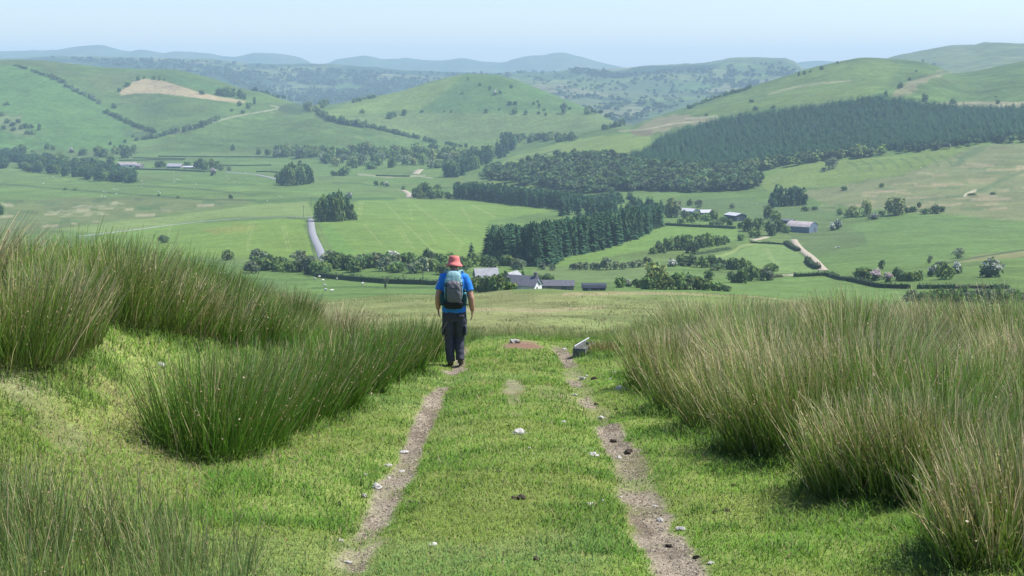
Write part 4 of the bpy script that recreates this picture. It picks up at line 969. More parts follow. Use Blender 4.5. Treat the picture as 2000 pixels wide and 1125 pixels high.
for row in range(5):
    for (u, v) in path_pts(baseB + ([(1150, 406), (1200, 395)] if row else []), 8.5):
        u2 = u + 2 * R2.normal(); p = hit(u, v, 900); y = p[1] + row * 11.0 + 2 * R2.random()
        a, _ = ae(u2, v); x = float(a) * y; z = gz(x, y)[0]
        vt = np.interp(u, [q[0] for q in topB], [q[1] for q in topB])
        _, et = ae(u, vt + 1 + R2.uniform(0, 6)); zt = CZ + float(et) * y
        h = min(max(zt - z, 9.0), 24.0) * R2.uniform(0.93, 1.0)
        _ts[0] += 1
        put_tree((x, y, z), h, R2.uniform(7, 10), 'pine' if R2.random() < 0.55 else 'cone', L_B, G_B, _ts[0])
for (u, v) in inside_poly([(1080, 414), (1130, 400), (1215, 384), (1296, 400), (1290, 430), (1200, 432), (1100, 428)], 70, R2):
    p = hit(u, v, 800); _ts[0] += 1
    vt = np.interp(u, [1080, 1215, 1296], [372, 386, 394]); _, et = ae(u, vt + R2.uniform(0, 8))
    put_tree(p, min(max(CZ + float(et) * p[1] - p[2], 9), 21), R2.uniform(7.5, 10), 'cone' if R2.random() < 0.7 else 'pine', 'dark spruce where the plantation and the spruce belt run together', 'spruces joining the plantation and the belt', _ts[0])
T(921, 504, 34, 22, 'cone', 'single broad spruce standing just left of the plantation edge', None, 400)
# --- woods too dense to count: the forest on the hillside and the leafy wood under it
def wood(name, label, specs, m):
    """specs: [(polygon, count, kinds, (hmin, hmax), (wmin, wmax), ymin)]: many small trees as one mass"""
    Vs, Fs, Cs, off = [], [], [], 0
    for poly, n, kinds, (h0, h1), (w0, w1), ymin in specs:
        for (u, v) in inside_poly(poly, n, R2):
            p = hit(u, v, ymin)
            if kinds == ['far'] and not far_cover(p[0], p[1]) and R2.random() < 0.9: continue
            k = kinds[R2.integers(len(kinds))]
            V, Fq, Cc = LOW[k][R2.integers(len(LOW[k]))]
            a = 6.28 * R2.random(); ca, sa = math.cos(a), math.sin(a)
            h = R2.uniform(h0, h1); w = R2.uniform(w0, w1) / (0.42 if k == 'cone' else 0.95)
            W = np.stack([(V[:, 0] * ca - V[:, 1] * sa) * w + p[0], (V[:, 0] * sa + V[:, 1] * ca) * w + p[1], V[:, 2] * h + p[2] - 0.04 * h], 1)
            Vs.append(W); Fs.append(Fq + off); Cs.append(Cc * (R2.uniform(0.85, 1.12) if m is M_FOREST else R2.uniform(0.75, 1.28))); off += len(V)
    o = link(name, new_mesh(name, np.concatenate(Vs), np.concatenate(Fs), np.concatenate(Cs), [m]))
    tag(o, label, 'woodland', None, 'stuff')
    return o
LOW = {'cone': [cone_tree(R1, 7, 7, 0.23) for _ in range(5)],
       'broad': [crown_leaves(R1, 110, 9, 0.48, 0.3, 0.32, 0.22, 0.12, c) for c in ((0.07, 0.125, 0.046), (0.085, 0.14, 0.05), (0.062, 0.105, 0.045), (0.075, 0.13, 0.045), (0.085, 0.11, 0.058))],
       'pale': [crown_leaves(R1, 110, 9, 0.48, 0.3, 0.32, 0.22, 0.12, c) for c in ((0.14, 0.185, 0.065), FRESH)],
       'far': [crown_leaves(R1, 34, 6, 0.5, 0.3, 0.22, 0.25, 0.19, c) for c in ((0.055, 0.10, 0.046), (0.065, 0.11, 0.046), (0.08, 0.12, 0.055))]}
forest = [(1213, 318), (1232, 307), (1262, 298), (1292, 274), (1332, 258), (1402, 238), (1500, 222), (1600, 212), (1660, 200), (1720, 193), (1760, 198), (1790, 206), (1830, 208), (1880, 212), (2040, 214), (2040, 268), (1930, 275), (1850, 287), (1720, 296), (1600, 308), (1500, 322), (1420, 330), (1300, 330)]
wood('forest', 'dense dark conifer forest covering the hillside', [(forest, 8200, ['cone'], (10.5, 12.5), (7.5, 9.5), 1450)], M_FOREST)
leafy = [(940, 350), (962, 330), (1000, 328), (1040, 318), (1100, 312), (1160, 308), (1215, 314), (1300, 328), (1400, 332), (1450, 338), (1486, 352), (1478, 368), (1420, 374), (1330, 377), (1270, 372), (1205, 374), (1150, 379), (1100, 374), (1040, 364), (980, 356)]
fringe = [(1420, 335), (1500, 322), (1600, 308), (1720, 297), (1740, 300), (1690, 308), (1600, 316), (1500, 332), (1440, 342)]
fringe2 = [(1740, 296), (1860, 286), (1930, 275), (2040, 270), (2040, 276), (1930, 282), (1850, 292), (1760, 300)]
wood('leafy_wood', 'mixed broadleaf wood below the conifer forest', [(leafy, 1150, ['broad'], (7, 15), (11, 19), 1100), (fringe, 110, ['broad', 'pale'], (8, 12), (9, 13), 1300), (fringe2, 60, ['broad', 'cone'], (8, 12), (8, 12), 1300)], M_WOOD)
mid = [[(480, 165), (600, 172), (760, 185), (690, 197), (610, 207), (500, 195)], [(1000, 140), (1130, 135), (1210, 150), (1320, 160), (1480, 158), (1420, 185), (1330, 212), (1230, 240), (1150, 215), (1040, 165)]]
wood('distant_trees', 'far hedgerow trees and small woods fading into the haze', [
    (mid[0], 420, ['far'], (11, 18), (9, 18), 3300), (mid[1], 900, ['far'], (10, 16), (9, 17), 3000),
    ([(560, 195), (650, 180), (770, 172), (775, 180), (700, 195), (600, 205)], 130, ['far'], (12, 20), (16, 30), 3300),
    ([(1150, 205), (1260, 205), (1330, 208), (1290, 222), (1200, 232)], 110, ['far'], (11, 18), (14, 26), 2900),
    ([(1150, 215), (1190, 228), (1210, 240), (1195, 240), (1140, 215)], 30, ['far'], (10, 15), (12, 18), 2700),
    ([(1110, 136), (1180, 140), (1230, 150), (1200, 158), (1120, 146)], 90, ['far'], (14, 22), (12, 20), 4600),
    ([(430, 150), (500, 150), (520, 175), (460, 165)], 60, ['far'], (12, 18), (16, 28), 3600),
    ([(100, 114), (400, 122), (560, 134), (800, 146), (1000, 146), (1000, 160), (800, 175), (500, 160), (200, 128)], 800, ['far'], (14, 22), (13, 26), 4300),
    ([(1210, 148), (1300, 140), (1440, 130), (1540, 125), (1560, 152), (1450, 170), (1250, 168)], 420, ['far'], (13, 20), (12, 22), 4300)], M_NEEDLE)
# --- trees and bushes on the right
many([(1512, 404, 30, 20), (1520, 402, 42, 22), (1532, 403, 36, 22), (1545, 402, 38, 22), (1557, 401, 38, 24), (1568, 400, 34, 18), (1506, 407, 22, 16)], 'pine', 'tall dark pine in the small clump on the right slope above the big barn', 'pine clump above the big barn', 700)
many([(1393, 430, 20, 26), (1360, 430, 18, 24), (1340, 428, 18, 22), (1322, 425, 34, 24, 'greybush'), (1308, 425, 40, 24, 'pale'), (1378, 432, 15, 22), (1412, 436, 14, 18), (1425, 440, 13, 16), (1350, 434, 14, 20), (1330, 438, 12, 18), (1405, 442, 12, 18), (1390, 442, 11, 16)], 'bush', 'green bush in the hedge below the small grey sheds', 'bushes below the small grey sheds', 700)
many([(1347, 402, 14, 13), (1364, 405, 16, 16, 'greybush'), (1430, 407, 10, 10, 'greybush')], 'bush', 'small greyish bush on the bank above the small grey sheds', 'bushes on the bank above the sheds', 700)
many([(1462, 452, 26, 28), (1475, 464, 20, 26), (1482, 447, 24, 26), (1505, 460, 30, 28), (1520, 452, 24, 24), (1500, 428, 28, 20), (1535, 455, 16, 20), (1545, 450, 14, 14), (1446, 446, 12, 12), (1515, 432, 22, 22)], 'bush', 'leafy bush crowded beside the big barn', 'bushes beside the big barn', 700)
T(1447, 470, 14, 16, 'bush', 'single dark bush at the corner of the mown field', None, 600)
many([(1635, 448, 20, 18), (1626, 450, 16, 16)], 'haw', 'white flowering hawthorn on the bank right of the big barn', 'hawthorns right of the big barn', 600)
T(1642, 444, 10, 8, 'haw', 'smallest white flowering hawthorn right of the big barn', None, 600)
T(1706, 428, 12, 20, 'haw', 'low spreading white hawthorn between the yellowish willows', None, 700)
T(1662, 424, 24, 30, 'pale', 'smallest and lowest of the yellowish willows on the right slope', None, 700)
T(1692, 422, 32, 24, 'pale', 'middle yellowish willow on the right slope', None, 700)
T(1748, 420, 36, 42, 'pale', 'largest yellowish willow on the right slope', None, 700)
many([(1722, 420, 10, 14), (1770, 415, 12, 16), (1783, 414, 12, 14), (1795, 406, 12, 10), (1808, 418, 12, 22), (1828, 417, 18, 20), (1840, 414, 12, 12), (1640, 420, 14, 14), (1572, 412, 10, 16), (1590, 410, 8, 14)], 'bush', 'dark bush in the hedge along the top of the big right hand field', 'hedge bushes above the big right hand field', 700)
many([(1648, 372, 9, 12), (1722, 366, 9, 11), (1898, 381, 4, 18), (1940, 380, 5, 12)], 'bush', 'lone dark bush on the tan moor at the right', 'lone bushes on the tan moor', 900)
many([(1622, 330, 22, 22), (1628, 322, 16, 18), (1610, 335, 10, 14)], 'greybush', 'grey green bush jutting from the forest edge into the bright field', 'bushes jutting from the forest edge', 1100)
many([(1560, 148, 9, 5), (1571, 146, 8, 7), (1583, 142, 6, 7), (1605, 136, 8, 9), (1636, 124, 5, 5)], 'bush', 'small dark tree on the left skyline of the big right hand hill', 'skyline trees of the big right hand hill', 1900)
many([(1803, 121, 6, 6), (1824, 127, 5, 7), (1776, 157, 6, 7), (1758, 172, 12, 11), (1730, 189, 12, 8), (1790, 140, 4, 6)], 'bush', 'small tree in the stony gully on the big right hand hill', 'trees in the stony gully', 1700)
T(1806, 198, 15, 13, 'broad', 'lone dark tree above the forest edge on the right hand hill', None, 1700)
many([(1862, 203, 10, 13), (1949, 203, 8, 10), (1945, 190, 3, 6)], 'bush', 'small dark bush on the straw coloured strip above the forest', 'bushes on the straw coloured strip', 1700)
many([(1475, 216, 9, 12), (1510, 212, 7, 9), (1468, 200, 6, 12), (1446, 229, 9, 10), (1380, 226, 5, 8)], 'bush', 'small dark bush on the green slope over the forest', 'bushes on the slope over the forest', 1700)
row_of([(1345, 212), (1400, 192), (1440, 180), (1470, 171)], 6, 7, 9, ['bush'], 'dark bush along the lower skyline of the right hand hill', 'bushes along the lower skyline of the right hand hill', 1900)
T(1722, 527, 20, 14, 'slim', 'slim dark egg shaped tree in the right hand field', None, 400)
T(1816, 515, 17, 12, 'ghost', 'slim pale tree above the flowering hawthorns on the right', None, 400)
T(1870, 505, 23, 26, 'ghost', 'pale feathery round tree beside the dark boundary line on the right', None, 400)
T(1820, 540, 24, 20, 'dusty', 'small hawthorn white on top standing left of the hawthorn pair', None, 380)
T(1845, 546, 28, 32, 'bush', 'dark bush left of the whitest hawthorn', None, 380)
T(1868, 534, 24, 22, 'haw', 'whitest flowering hawthorn on the right, touching a dark bush', None, 380)
T(1935, 541, 38, 42, 'dusty', 'big round hawthorn with a dusting of white standing alone at the right', None, 380)
many([(1690, 545, 20, 34), (1712, 548, 24, 30, 'pinkhaw'), (1732, 551, 20, 24, 'pinkhaw'), (1752, 548, 24, 20), (1770, 549, 16, 24), (1788, 549, 16, 22), (1796, 548, 18, 12), (1680, 542, 12, 24), (1838, 519, 8, 20, 'greybush')], 'bush', 'bush in the scrubby row just above the long clipped hedge', 'scrub row above the clipped hedge', 380)
for k in range(30):
    u = 1775 + 240 * (k / 29) + 3 * R2.normal()
    T(u, 588 + 5 * R2.normal(), R2.uniform(12, 27), R2.uniform(18, 28), ['bush', 'greybush', 'broad', 'bush'][R2.integers(4)], 'leafy bush in the row showing just over the rushes at the right', 'bush row showing over the rushes', 330)
# mid right thickets
G_M = 'thickets around the mown field'
many([(1290, 494, 20, 20), (1305, 490, 22, 22), (1320, 488, 24, 24), (1336, 488, 26, 26), (1352, 494, 22, 24), (1368, 484, 22, 24), (1384, 482, 24, 24), (1400, 480, 18, 20), (1418, 474, 12, 14), (1344, 474, 14, 18), (1275, 496, 12, 16), (1410, 478, 14, 16)], 'bush', 'green bush in the thicket between the meadow and the mown field', G_M, 500)
many([(1345, 520, 20, 30), (1330, 518, 18, 18), (1372, 523, 20, 26), (1390, 522, 22, 26), (1410, 524, 18, 26), (1430, 526, 20, 28), (1448, 527, 20, 26), (1460, 524, 14, 16), (1400, 528, 12, 24)], 'bush', 'dark bush in the row along the near edge of the mown field', 'bush row along the near edge of the mown field', 450)
T(1313, 521, 16, 20, 'haw', 'whitish thorn bush at the left end of the mown field', None, 450)
T(1282, 562, 54, 50, 'pale', 'large airy pale green tree in front of the meadow', None, 330)
many([(1385, 547, 20, 22, 'broad'), (1432, 552, 20, 24), (1448, 553, 26, 22), (1467, 549, 32, 34, 'broad'), (1482, 546, 24, 20, 'pale'), (1498, 548, 22, 26, 'greybush'), (1510, 530, 14, 22), (1500, 532, 14, 18)], 'bush', 'green bush bordering the lower meadow left of the gateway', 'bushes left of the gateway', 400)
many([(1212, 562, 20, 22), (1245, 562, 16, 22), (1262, 565, 22, 24), (1300, 566, 26, 30), (1322, 566, 30, 30), (1342, 566, 28, 26), (1362, 566, 24, 28), (1380, 567, 20, 24), (1400, 568, 16, 26), (1415, 569, 12, 22), (1335, 560, 34, 18, 'cone'), (1285, 566, 18, 22), (1275, 555, 14, 18)], 'bush', 'bush in the green thicket at the edge of the moor', 'thicket at the edge of the moor', 280)
T(1226, 560, 15, 18, 'haw', 'whitish thorn bush near the dark low shed', None, 300)
# hedge of scrub behind the meadow foot
many([(1120, 527, 12, 14), (1132, 527, 14, 14), (1145, 527, 14, 14), (1158, 527, 13, 14), (1170, 527, 12, 14), (1185, 527, 22, 24), (1202, 526, 14, 16), (1218, 526, 12, 14), (1232, 523, 12, 20), (1248, 522, 13, 18), (1060, 527, 12, 16), (1078, 528, 10, 14), (1265, 520, 16, 16)], 'greybush', 'greyish willow bush in the row across the foot of the bright meadow', 'willow bushes at the foot of the bright meadow', 450)
# scrub belt left of the walker
for k in range(60):
    u = 492 + 410 * k / 59 + 3 * R2.normal(); v = 522 + 5 * R2.normal() + (6 if k % 2 else -2)
    if 606 < u < 640: v += 8
    T(u, v, R2.uniform(15, 27), R2.uniform(22, 32), ['bush', 'greybush', 'bush', 'broad'][R2.integers(4)], 'bushy scrub in the belt below the striped field left of the walker', 'scrub belt below the striped field', 420)
T(605, 535, 42, 26, 'cone', 'tall dark spruce at the foot of the grey lane', None, 420)
T(618, 536, 28, 30, 'broad', 'rounded green tree against the spruce at the foot of the grey lane', None, 420)
T(768, 503, 14, 26, 'haw', 'whitish thorn topping the scrub belt left of the walker', None, 420)
T(725, 508, 14, 26, 'haw', 'faintly white thorn in the middle of the scrub belt', None, 420)
many([(445, 508, 18, 22), (500, 522, 20, 24), (318, 474, 14, 20)], 'bush', 'dark bush poking up beyond the rush covered bank', 'bushes beyond the rush bank', 420)
T(754, 565, 26, 10, 'ghost', 'thin sparse sapling alone in the sheep field left of the walker', None, 330)
# around the cottage
many([(925, 520, 22, 26), (945, 520, 20, 24), (962, 522, 18, 24), (990, 520, 20, 26), (910, 525, 20, 22)], 'bush', 'light green bush behind the grey barn roof near the walker', 'bushes behind the grey barn roof', 500)
T(986, 556, 28, 22, 'broad', 'dark tree squeezed between the two pale roofs near the walker', None, 300)
many([(935, 572, 34, 34, 'broad'), (955, 573, 36, 34, 'broad'), (970, 574, 40, 36, 'broad'), (985, 573, 34, 30, 'broad'), (920, 570, 28, 26, 'broad'), (998, 574, 20, 22)], 'bush', 'green tree in the garden clump left of the white gabled cottage', 'garden trees left of the cottage', 220)
T(1021, 545, 22, 14, 'cone', 'small pointed dark conifer behind the cottage chimney', None, 480)
many([(1050, 548, 12, 18), (1066, 549, 14, 18), (1075, 549, 10, 14)], 'bush', 'dark bush behind the long low outbuilding', 'bushes behind the long outbuilding', 430)
many([(1010, 527, 20, 16), (1003, 526, 14, 14), (1020, 527, 18, 14)], 'greybush', 'greyish shrub at the foot of the spruce plantation', 'shrubs at the foot of the plantation', 500)
T(0, 420, 26, 18, 'broad', 'dark tree cut off by the left edge above the rushes', None, 500)

# --- hedges: leafy strips along field edges
def hedge(pl, h, w, label, ymin=250, col=(0.055, 0.095, 0.036), name='hedge', group=None, dens=7.0):
    P = pts(path_pts(pl, 3.0) + [pl[-1]], ymin)
    seg = np.hypot(np.diff(P[:, 0]), np.diff(P[:, 1])); d = np.concatenate([[0], np.cumsum(seg)])
    n = int(min(max(d[-1] * dens, 60), 5000))
    s = R2.random(n) * d[-1]
    c = np.stack([np.interp(s, d, P[:, k]) for k in range(3)], 1)
    hh = h * (0.72 + 0.55 * vnoise(s / 5.0, s * 0, 9))
    th = R2.random(n) * math.pi
    tx = np.interp(s, d[:-1] + 0.01, np.diff(P[:, 0]) / (seg + 1e-6)); ty = np.interp(s, d[:-1] + 0.01, np.diff(P[:, 1]) / (seg + 1e-6))
    off = np.cos(th) * w * 0.5; up = np.sin(th) ** 0.5 * hh
    cent = c + np.stack([-ty * off, tx * off, up * R2.uniform(0.3, 1.0, n) ** 0.4], 1)
    nrm = np.stack([-ty * np.cos(th), tx * np.cos(th), np.sin(th)], 1) + 0.5 * R2.normal(size=(n, 3)); nrm /= np.linalg.norm(nrm, axis=1)[:, None]
    sz = 0.33 * max(1.0, (d[-1] * dens / n) ** 0.5) * R2.uniform(0.7, 1.4, n)
    V, Fq = quads(cent, nrm, sz, R2)
    cc = np.repeat(np.array(col)[None] * R2.uniform(0.6, 1.5, (n, 1)), 4, 0)
    # leafy core
    m = len(P); b = len(V)
    t = np.gradient(P[:, :2], axis=0); t /= np.linalg.norm(t, axis=1)[:, None] + 1e-9
    nx = np.stack([-t[:, 1], t[:, 0]], 1) * w * 0.42
    prof = [(-1, -0.3), (-0.9, 0.58 * h), (0.9, 0.58 * h), (1, -0.3)]
    core = np.concatenate([np.concatenate([P[:, :2] + nx * q[0], P[:, 2:3] + q[1]], 1) for q in prof])
    qf = np.concatenate([np.stack([b + k * m + np.arange(m - 1), b + k * m + np.arange(1, m), b + (k + 1) * m + np.arange(1, m), b + (k + 1) * m + np.arange(m - 1)], 1) for k in range(3)])
    V = np.concatenate([V, core]); cc = np.concatenate([cc, np.repeat(np.array(col)[None] * 0.9, len(core), 0)])
    o = link(name, new_mesh(name, V, [Fq, qf], cc, [M_LEAF]))
    tag(o, label, 'hedge', group)
hedge([(1550, 541), (1575, 540), (1615, 538), (1640, 546), (1652, 548)], 2.2, 2.0, 'clipped dark hedge running right from the pale gateway', 350)
hedge([(1656, 548), (1680, 553), (1700, 558), (1720, 562), (1745, 563), (1775, 564)], 2.4, 2.2, 'long clipped dark hedge curving below the scrub row', 350)
hedge([(1792, 564), (1830, 564), (1865, 564)], 2.4, 2.2, 'straight clipped hedge left of the bare brown gap at the right', 350)
hedge([(1866, 564), (1900, 563), (1935, 564)], 1.6, 2.0, 'thin brownish hedge between two dark clipped hedges at the right', 350, (0.09, 0.085, 0.05))
hedge([(1936, 565), (1968, 564)], 2.3, 2.2, 'short dark hedge at the right hand end of the hedge line', 350)
hedge([(1534, 476), (1545, 484), (1560, 491)], 3.0, 3.0, 'dense hedge beside the upper part of the stony farm track', 450)
hedge([(1576, 510), (1585, 520), (1598, 526)], 3.0, 3.0, 'dense hedge beside the lower part of the stony farm track', 450)
hedge([(1355, 498), (1380, 495), (1405, 491), (1425, 487)], 2.0, 2.5, 'low hedge along the pale curved edge of the mown field', 450)
hedge([(1300, 440), (1350, 443), (1400, 445), (1436, 447)], 3.0, 3.0, 'long hedge between the small grey sheds and the bright meadow', 600)
hedge([(620, 541), (660, 545), (700, 549), (760, 554), (830, 556)], 3.2, 3.0, 'long dark hedge across the sheep fields left of the walker', 350)
hedge([(830, 556), (850, 557), (900, 556)], 2.8, 3.0, 'end of the sheep field hedge passing behind the walker', 350)
hedge([(1490, 543), (1528, 541)], 1.4, 2.0, 'thin brown hedge left of the pale gateway', 350, (0.08, 0.085, 0.045))
hedge([(230, 330), (290, 332), (340, 333), (400, 336), (418, 335)], 3.0, 4.0, 'dark hedge along the front of the left farm', 1300, dens=4)
hedge([(232, 314), (300, 313), (360, 313)], 2.5, 4.0, 'hedge line behind the pale roofs of the left farm', 1300, dens=3)
hedge([(310, 306), (420, 307), (500, 307), (540, 308)], 2.5, 4.0, 'thin hedge crossing the valley floor behind the left farm', 1300, dens=3)
hedge([(260, 309), (320, 310), (362, 311)], 2.2, 4.0, 'short hedge parallel behind the left farm', 1300, dens=3)
hedge([(440, 324), (480, 324), (530, 323)], 2.2, 4.0, 'thin hedge right of the left farm', 1200, dens=3)
hedge([(500, 336), (530, 336), (545, 338)], 2.2, 3.5, 'short hedge left of the dense round copse', 1200, dens=3)
hedge([(735, 344), (770, 345), (800, 345)], 2.6, 4.0, 'short dark hedge in the far fields below the valley belt', 1200, dens=3)
hedge([(1465, 475), (1500, 476), (1534, 478)], 1.6, 2.0, 'low hedge along the top of the mown field', 500, dens=4)

# ------------------------------------------------------------------ turf grass and rushes close by
M_GRASS = mat('grass_blades', attr=True, up=0.85, rough=0.6, trans=0.25, spec=0.2)
M_RUSH = mat('rush_stems', attr=True, up=0.10, rough=0.45, trans=0.22, spec=0.4)
R3 = np.random.default_rng(5)
def blades(x, y, z, L, W, lean, yaw, colr, bend=0.5, tipcol=None):
    """one curved tapering blade per point: quad + tip triangle"""
    n = len(x)
    fx, fy = np.cos(yaw), np.sin(yaw)               # the way it leans
    az = R3.random(n) * 6.283
    wx, wy = np.cos(az) * W / 2, np.sin(az) * W / 2
    s1, c1 = np.sin(lean), np.cos(lean)
    l2 = np.minimum(lean + bend, 1.5); s2, c2 = np.sin(l2), np.cos(l2)
    mx, my, mz = x + fx * s1 * L * 0.55, y + fy * s1 * L * 0.55, z + c1 * L * 0.55
    tx, ty, tz = mx + fx * s2 * L * 0.45, my + fy * s2 * L * 0.45, mz + c2 * L * 0.45
    V = np.stack([np.stack([x - wx, y - wy, z], 1), np.stack([x + wx, y + wy, z], 1), np.stack([mx + wx * 0.75, my + wy * 0.75, mz], 1), np.stack([mx - wx * 0.75, my - wy * 0.75, mz], 1), np.stack([tx, ty, tz], 1)], 1).reshape(-1, 3)
    b = np.arange(n) * 5
    Q = np.stack([b, b + 1, b + 2, b + 3], 1); Tt = np.stack([b + 3, b + 2, b + 4], 1)
    tip = colr if tipcol is None else tipcol
    Cc = np.stack([colr * 0.9, colr * 0.9, colr, colr, tip], 1).reshape(-1, 3)
    return V, Q, Tt, Cc
NB = 560000
# density falls with distance so that it stays even in the picture
yy = np.exp(R3.uniform(math.log(5.9), math.log(36), NB)); aa = R3.uniform(-0.44, 0.44, NB)
xx = aa * yy
keep = np.hypot(xx, yy) > 0
br = bare(xx, yy)
edge = vnoise(xx / 0.05, yy / 0.05, 4)
keep = R3.random(NB) > 0.985 * sstep(0.05, 0.8, br + 0.5 * (edge - 0.5))
xx, yy, br = xx[keep], yy[keep], br[keep]
NB = len(xx)
zz = gz(xx, yy)
p1 = fbm(xx, yy, 1.3, 4, 101); p2 = fbm(xx, yy, 0.5, 3, 102); p3 = fbm(xx, yy * 0.45, 1.5, 3, 103)
GA = np.array((0.160, 0.305, 0.036)); GB = np.array((0.265, 0.315, 0.070)); GC = np.array((0.24, 0.355, 0.145)); GD = np.array((0.098, 0.225, 0.024)); GS = np.array((0.36, 0.31, 0.16))
gc = GA[None] + sstep(0.0, 0.35, p1)[:, None] * (GB - GA) * 0.5
gc = gc + (sstep(0.05, 0.45, p3) * 0.4)[:, None] * (GC - gc)
gc = gc + (sstep(0.05, 0.4, -p2) * 0.7)[:, None] * (GD - gc)
scar = np.exp(-(((xx + 3.3) / 1.5) ** 2 + ((yy - 11.3) / 2.2) ** 2))
dry = (R3.random(NB) < 0.045 + 0.35 * np.clip(br, 0, 0.6) + 0.6 * scar * (p2 > -0.12))
gc[dry] = GS
gc = gc * R3.uniform(0.72, 1.28, (NB, 1)) * (1 + 0.06 * R3.normal(size=(NB, 3)))
far_k = (yy / 9.0) ** 0.6
Lb = (0.022 + 0.042 * R3.random(NB) ** 3) * (1 + 0.9 * sstep(0.0, 0.4, -p2)) * (1 + 0.5 * sstep(1.3, 2.2, np.abs(xx))) * (1 - 0.55 * np.clip(br * 1.6, 0, 1)) * far_k ** 0.6
Wb = 0.0052 * far_k * R3.uniform(0.7, 1.3, NB)
V, Q, Tt, Cc = blades(xx, yy, zz - 0.004, Lb, Wb, R3.uniform(0.1, 0.9, NB), R3.random(NB) * 6.283, gc, 0.6)
o = link('grass', new_mesh('grass', V, [Q, Tt], np.clip(Cc, 0.01, 0.9), [M_GRASS]))
tag(o, 'short sheep grazed turf covering the track and banks', 'grass', None, 'stuff')
# lush grass round the feet of the rushes and rough tufts on the moor below
NM = 90000
yy = np.exp(R3.uniform(math.log(32), math.log(215), NM)); xx = R3.uniform(-0.42, 0.42, NM) * yy
tuft = fbm(xx, yy * 0.5, 1.8, 3, 111) + 0.7 * fbm(xx, yy * 0.4, 14, 2, 112)
k = tuft > 0.0
xx, yy, tuft = xx[k], yy[k], tuft[k]; n = len(xx)
mc_ = np.array((0.19, 0.205, 0.075))[None] + sstep(0.0, 0.5, fbm(xx, yy * 0.3, 12, 3, 113))[:, None] * np.array((0.12, 0.055, 0.06))
mc_ = mc_ * R3.uniform(0.7, 1.3, (n, 1))
V, Q, Tt, Cc = blades(xx, yy, gz(xx, yy) - 0.01, R3.uniform(0.09, 0.26, n) * (1 + 0.3 * tuft), 0.016 * (yy / 40) ** 0.8, R3.uniform(0.05, 0.6, n), R3.random(n) * 6.283, mc_, 0.5)
o = link('moor_grass', new_mesh('moor_grass', V, [Q, Tt], np.clip(Cc, 0.01, 0.9), [M_GRASS]))
tag(o, 'coarse yellowish grass tufts on the moor below the track', 'grass', None, 'stuff')

